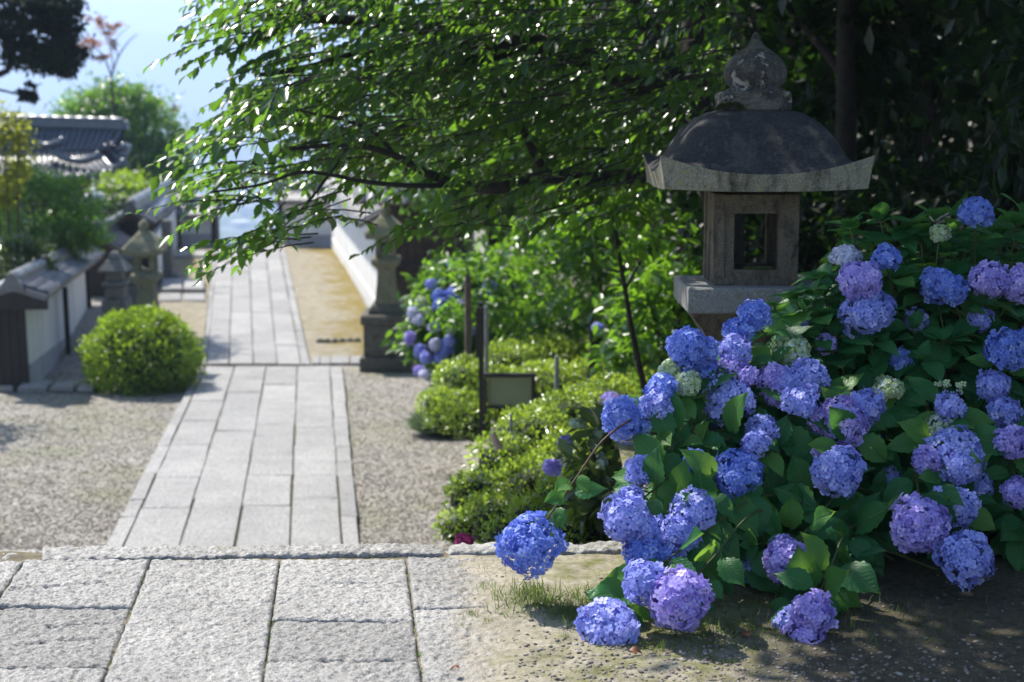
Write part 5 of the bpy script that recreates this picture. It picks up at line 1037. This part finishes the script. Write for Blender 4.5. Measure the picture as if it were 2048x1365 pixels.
shrub('low green shrub behind the thin tree trunk left of the lantern platform', P(1360, 640, 10.4), (.42, .45, .42), 1700, .085, M['lbright'])
shrub('dark shrub seen through the lantern window', P(1520, 500, 10.8), (.6, .5, .6), 2000, .10, M['lforest'])
shrub('dark undergrowth shrub right of the lantern fire box', P(1720, 520, 10.6), (.7, .5, .55), 2000, .11, M['lforest'])
shrub('dark shrub at the back above the hydrangea tops', P(1930, 470, 9.6), (.8, .6, .55), 2200, .11, M['lforest'])
shrub('broad dark shrub mostly outside the view, added to keep sky light off the hydrangea', (3.0, 4.3, .75), (.75, 1.5, .95), 4200, .12, M['lforest'])  # unseen shrub, added to block sky light coming from the right
t = thing('sapling', P(1272, 760, 9.4), 'thin dark sapling trunk rising between azaleas and hydrangeas, left of the lantern platform', 'tree')
wood('trunk', [([P(1292, 790, 9.4), P(1276, 720, 9.4), P(1262, 650, 9.4), P(1250, 580, 9.4), P(1236, 500, 9.3), P(1226, 430, 9.2)], .022, .010), ([P(1250, 580, 9.4), P(1290, 500, 9.5), P(1310, 440, 9.6)], .012, .005)], M['bark'], t)
foliage('crown', [(P(1230, 440, 9.2), (.4, .35, .25), 500, 14)], .085, M['lbright'], t, L_FOLD)
# right edge: weeping twigs
t = thing('weeping_shrub', P(2060, 560, 6.6), 'dark weeping shrub with narrow hanging leaves at the right edge above the hydrangeas', 'bush'); mb = MB(); Ls, Ds, Ns, Ss = [], [], [], []
for i in range(34):
    x0 = rng.uniform(2010, 2150); a = P(x0, rng.uniform(200, 330), 6.7 + rng.uniform(-.3, .4)); b = a + np.array([rng.uniform(-.14, .02), rng.uniform(-.1, .1), -rng.uniform(.15, .42)]); s = bez(a, (a + b) / 2 + (-.05, 0, .08), b, 8); mb.tube(s, .003, 4, False)
    for k in range(16):
        p = s[rng.integers(1, 8)] + rng.normal(size=3) * .01; Ls.append(p); Ds.append(np.array([rng.normal() * .4, rng.normal() * .4, -1])); Ns.append(rvec(1)[0] + (0, -.6, .3)); Ss.append(rng.uniform(.06, .11))
mb.tube(spline([P(2100, 640, 6.8), P(2090, 420, 6.8), P(2110, 260, 6.8), P(2080, 180, 6.8)], 4), .018, 6); mb.build('branches', M['bark'], t); V, F = scatter(*L_FOLD, np.array(Ds), np.array(Ns), np.array(Ls), np.array(Ss)); obj('foliage', V, F, M['lforest'], t, tint=np.repeat(rng.uniform(0, 1, len(Ls)), 7))
o = MB(); c_ = P(1880, 432, 8.0); o.box(c_, (.085, .06, .07), .2, .02); tag(o.build('stone_marker', simple('pale stone', (.5, .5, .49), .8), None, origin=c_), 'small pale stone showing behind the hydrangea tops under the dark grove', 'stone')

# left side trees
tp = thing('pine_tree', P(-260, 700, 24), 'dark evergreen tree overhanging the upper left corner', 'tree')
wood('trunk', [([P(-260, 700, 24), P(-210, 420, 24), P(-150, 200, 24), P(-120, 0, 24), P(-120, -300, 24)], .16, .08), ([P(-150, 200, 24), P(-40, 160, 23.6), P(20, 135, 23.4), P(30, 60, 23.2), P(90, 60, 23)], .07, .02), ([P(-120, 60, 24), P(0, -40, 23.6), P(120, 20, 23)], .06, .02), ([P(-160, 240, 24), P(-50, 180, 23.5), P(40, 190, 23), P(70, 200, 23)], .03, .01)], M['bark'], tp)
foliage('crown', [(P(60, 60, 23.2), (.62, .7, .5), 3600, 36, .2), (P(110, 110, 23), (.36, .5, .3), 1500, 18, .2), (P(20, 20, 23.4), (.8, .7, .5), 2600, 30, .2), (P(100, 10, 23), (.42, .5, .3), 1300, 18, .2), (P(60, 185, 22.9), (.12, .3, .10), 260, 6, .2), (P(-120, 40, 23.6), (.7, .6, .4), 1400, 20), (P(0, -70, 23.6), (1.0, .8, .3), 1800, 24)], .10, M['lpine'], tp, L_FOLD, .2)
tree('round_tree', 'round glossy green tree behind the temple roof, under the hazy sky', P(240, 470, 46) , [([P(240, 520, 46), P(238, 400, 46), P(236, 300, 46)], .16, .07)], [(P(236, 305, 46), (1.9, 1.5, 2.0), 9000, 170, .16, .72), (P(180, 250, 46.4), (1.1, 1, .9), 2600, 60, .18), (P(310, 325, 45.6), (1.0, 1, 1.3), 3200, 60, .18), (P(235, 215, 45.6), (.9, 1, .7), 2000, 40, .2)], .17, M['lbright'], droop=.1)
t = tree('young_tree', 'sparse young tree with reddish leaves on bare twigs against the sky', P(232, 330, 43), [([P(236, 330, 43), P(226, 200, 43), P(222, 150, 43)], .05, .035), ([P(222, 150, 43), P(205, 110, 43), P(180, 90, 43)], .03, .01), ([P(224, 150, 43), P(236, 115, 43), P(256, 85, 43), P(275, 68, 43)], .03, .008), ([P(226, 140, 43), P(222, 90, 43), P(215, 50, 43)], .02, .008), ([P(236, 115, 43), P(232, 80, 43), P(262, 50, 43)], .015, .006)],
 [(P(190, 60, 43), (.4, .4, .35), 160, 9, .2), (P(205, 95, 43), (.35, .3, .3), 130, 8, .2), (P(175, 90, 43), (.25, .3, .2), 90, 6), (P(222, 45, 43), (.25, .3, .12), 50, 4)], .14, M['lred'])
tree('young_tree', 'tiny reddish sprig of a distant treetop right of the round tree', P(345, 260, 47), [([P(330, 330, 47), P(344, 215, 47), P(372, 182, 47)], .02, .006), ([P(340, 230, 47), P(332, 205, 47)], .012, .005)], [(P(335, 212, 47), (.25, .2, .12), 60, 5)], .13, M['lred'])
g2 = 'shrubs behind the left wall'
shrub('big rounded green shrub above the white wall, left edge', P(85, 430, 22.0), (.74, .6, .62), 6500, .085, M['lbright'], g2, clumps=110)
shrub('yellow green leafy shrub at the left edge under the dark evergreen', P(5, 310, 20.0), (.33, .4, .62), 1500, .10, M['lyellow'], g2)
shrub('dark green shrub between temple roof and gate', P(270, 395, 33), (.85, .7, .5), 2600, .14, M['lround'], g2)
shrub('feathery pale green shrub right behind the wall coping, left edge', P(30, 520, 19.6), (.42, .35, .3), 1500, .10, M['lolive'], g2)
shrub('dark leafy shrub in the shade below the temple eaves', P(200, 440, 30), (.7, .6, .5), 1800, .13, M['lforest'], g2)
tr_ = tree('shade_tree', 'leafy tree standing left of the court just outside the view', (-8.9, 18.0, -2.5), [([(-8.9, 18.0, -2.6), (-8.8, 17.9, .5), (-8.0, 17.6, 2.6)], .14, .06)], [((-7.8, 17.6, 2.2), (.7, .7, .4), 700, 14), ((-8.9, 18.0, 2.8), (1.0, 1.0, .7), 1400, 26)], .13, M['lforest'])

# ------------------------------------------------------------------ terrace details
c_ = P(1348, 985, 4.72); V = []; F = []; k = 16
for i in range(9):
    t_ = i / 8; r = .115 * (math.sin(math.pi * (.12 + .80 * t_)) ** .5) * (1 - .45 * t_)
    for q in range(k):
        a = 2 * math.pi * q / k; j = 1 + .14 * math.sin(2 * a + 1) + .10 * math.cos(5 * a + 2 * t_) + rng.normal() * .02; V.append((c_[0] + .03 + r * j * math.cos(a) + .05 * t_, c_[1] + r * j * math.sin(a) * .9, -.05 + t_ * (c_[2] + .05)))
F = [(i * k + q, i * k + (q + 1) % k, (i + 1) * k + (q + 1) % k, (i + 1) * k + q) for i in range(8) for q in range(k)] + [tuple(range(8 * k, 9 * k))]
tag(obj('boulder', V, F, M['rock'], None, False, origin=(c_[0], c_[1], 0)), 'pinkish brown upright boulder half hidden among the hydrangea flowers', 'rock')
c_ = onz(1272, 1130, 0); mb = MB(); mb.box((c_[0] + .01, c_[1] + .06, .035), (.085, .12, .13), .1, .012, .93); tag(mb.build('boundary_stone', M['rock'], None, origin=(c_[0], c_[1] + .06, -.03)), 'short squared stone at the right end of the terrace edge, under the hydrangea', 'stone')
for x, y, w, h, lb in ((1640, 1120, .5, .16, 'long low grey rock lying in deep shade under the hydrangea bush'),):
    c_ = onz(x, y, 0); mb = MB(); mb.box((c_[0], c_[1] + .5, h / 2), (w, .3, h), .1, .05, .8); tag(mb.build('rock', M['l_grey'], None, origin=(c_[0], c_[1] + .5, 0)), lb, 'rock')
# pebbles
IC = ico(); OC = (np.array([(1, 0, 0), (-1, 0, 0), (0, .8, 0), (0, -.8, 0), (.1, 0, .5), (0, 0, -.5)], float), np.array([(0, 2, 4), (2, 1, 4), (1, 3, 4), (3, 0, 4), (2, 0, 5), (1, 2, 5), (3, 1, 5), (0, 3, 5)]))
def pebbles(name, XY, zf, smin, smax, tmpl, pw=2.2):
    n = len(XY); S = smin + (smax - smin) * rng.uniform(0, 1, n) ** pw; L = np.column_stack([XY, zf(XY[:, 0], XY[:, 1]) + S * .12]); a = rng.uniform(0, 6.3, n)
    V, F = scatter(*tmpl, np.stack([np.cos(a), np.sin(a), rng.normal(size=n) * .15], -1), np.array([0, 0, 1.0]) + rng.normal(size=(n, 3)) * .2, L, S); o = obj(name, V, F, M['pebble'], None, tint=np.repeat(np.clip(rng.normal(.42, .22, n), 0, .85), len(tmpl[0]))); o['kind'] = 'stuff'; return o
xy = []
while len(xy) < 2800:
    px, py = rng.uniform(900, 2080), rng.uniform(1150, 1420)
    w = sstep(1235, 1330, py - .03 * (px - 1200)) * sstep(900, 1250, px) * (.95 - .55 * sstep(1400, 1750, px)) + .05 * (px > 930)
    if rng.uniform() < w: q = onz(px, py, 0); xy.append(q[:2])
o = pebbles('pebbles', np.array(xy), lambda x, y: terr(x, y), .002, .0095, IC, 2.8); tag(o, 'loose pebbles scattered over the earth in front of the hydrangea', 'gravel')
xy = []
while len(xy) < 30000:
    px, py = rng.uniform(-30, 1000), 742 + 356 * rng.uniform(0, 1) ** 1.1; q = onlow(px, py)
    e0 = xl((398, 735), (215, 1092), py); e1 = xl((685, 735), (720, 1085), py)
    if e0 - 2 < px < e1 + 2: continue
    xy.append(q[:2])
o = pebbles('gravel', np.array(xy), lambda x, y: hfun(x, y), .005, .016, OC, 1.8); tag(o, 'pale gravel of the lower court on both sides of the stone path', 'gravel')
# grass on the terrace
GP = [(262, 1220, 6, 10, 26), (284, 1160, 5, 8, 22), (222, 1320, 5, 12, 24), (552, 1180, 5, 16, 24), (536, 1310, 5, 14, 30), (818, 1150, 5, 14, 26), (832, 1240, 5, 20, 30), (842, 1345, 6, 10, 26), (20, 1150, 6, 14, 18), (700, 1244, 30, 2, 20), (430, 1116, 60, 2, 24), (760, 1112, 50, 2, 26), (1060, 1195, 60, 18, 500), (1130, 1220, 120, 26, 1500), (1190, 1245, 80, 20, 700), (1230, 1200, 60, 25, 500), (975, 1175, 30, 8, 90), (945, 1228, 16, 5, 70), (935, 1252, 12, 3, 30), (975, 1245, 14, 4, 40), (1440, 1270, 130, 26, 900), (1560, 1230, 180, 30, 700), (1130, 1282, 10, 3, 26), (836, 1305, 14, 3, 60), (545, 1245, 12, 4, 70), (1800, 1260, 200, 40, 400), (1460, 1330, 20, 4, 60), (150, 1365, 8, 3, 20), (530, 1272, 10, 4, 60), (1000, 1140, 100, 20, 90), (1330, 1300, 60, 10, 200)]
Ls, Ss = [], []
for px, py, sx, sy, n in GP:
    for k in range(int(n * 1.15)):
        q = onz(px + rng.normal() * sx * .55, py + rng.normal() * sy * .55, 0); Ls.append((q[0], q[1], float(terr(q[0], q[1])) - .003)); Ss.append(rng.uniform(.008, .026) if n < 100 else .01 + .04 * rng.uniform() ** 2.5)
n = len(Ls); D_ = np.array([0, 0, 1.0]) + rng.normal(size=(n, 3)) * .5; D_[:, 2] = abs(D_[:, 2]) + .2; V, F = scatter(*L_BLADE, D_, rvec(n), np.array(Ls), np.array(Ss)); V = V
o = obj('grass', V, F, M['lgrass'], None, tint=np.repeat(rng.uniform(0, 1, n), 5), origin=(.3, 4.1, 0)); tag(o, 'thin tufts of grass growing on the mossy terrace earth', 'grass', kind='stuff')
for i, (px, py, lb, s) in enumerate(((1258, 1302, 'curled reddish dead leaf on the ground beside the lowest blue flower head', .021), (1500, 1272, 'pale tan dead leaf lying in the shaded grass under the hydrangea', .026), (918, 1334, 'tiny brown dead leaf on the sandy earth near the paving', .015))):
    q = onz(px, py, .018); V_, F_, U_ = hyd_leaf(9, 1.5, .3, .5); M3 = frames(np.array([[math.cos(i * 2), math.sin(i * 2) * .6, .1]]), np.array([[.1, -.3, 1]]))[0]; tag(obj('fallen_leaf', (V_ @ M3.T) * s * 1.6 + q, F_, M['deadleaf'], None, True, origin=q), lb, 'leaf', 'fallen leaves on the terrace')

# ------------------------------------------------------------------ distant town and the hazy air
mb = MB()
for i in range(420):
    y = 600 + 3200 * rng.uniform() ** 1.4; x = y * rng.uniform(-.34, .1); s = rng.uniform(7, 16); h = rng.uniform(5, 13) if rng.uniform() < .9 else rng.uniform(18, 40); mb.box((x, y, -160 + h / 2), (s, s * rng.uniform(.7, 1.4), h), rng.uniform(0, 1.5))
mb.box((P(540, 440, 760)[0], 760, -160 + 32), (8, 8, 64))
tag(mb.build('town', M['town'], None), 'pale distant town in the hazy valley beyond the end of the path', 'town', kind='stuff')
hz = NM('valley haze'); hz.nt.nodes.remove(hz.b); pv_ = hz.n('ShaderNodeVolumePrincipled'); pv_.inputs['Color'].default_value = (.51, .645, .91, 1); pv_.inputs['Density'].default_value = .00055; pv_.inputs['Anisotropy'].default_value = .25; hz.l(pv_.outputs[0], hz.o.inputs['Volume'])
mb = MB(); mb.box((0, 3440, -28), (7840, 6940, 300)); o = mb.build('haze', hz.m, None, origin=(0, 3440, -28)); tag(o, 'pale blue hazy air filling the valley', 'haze', kind='stuff')
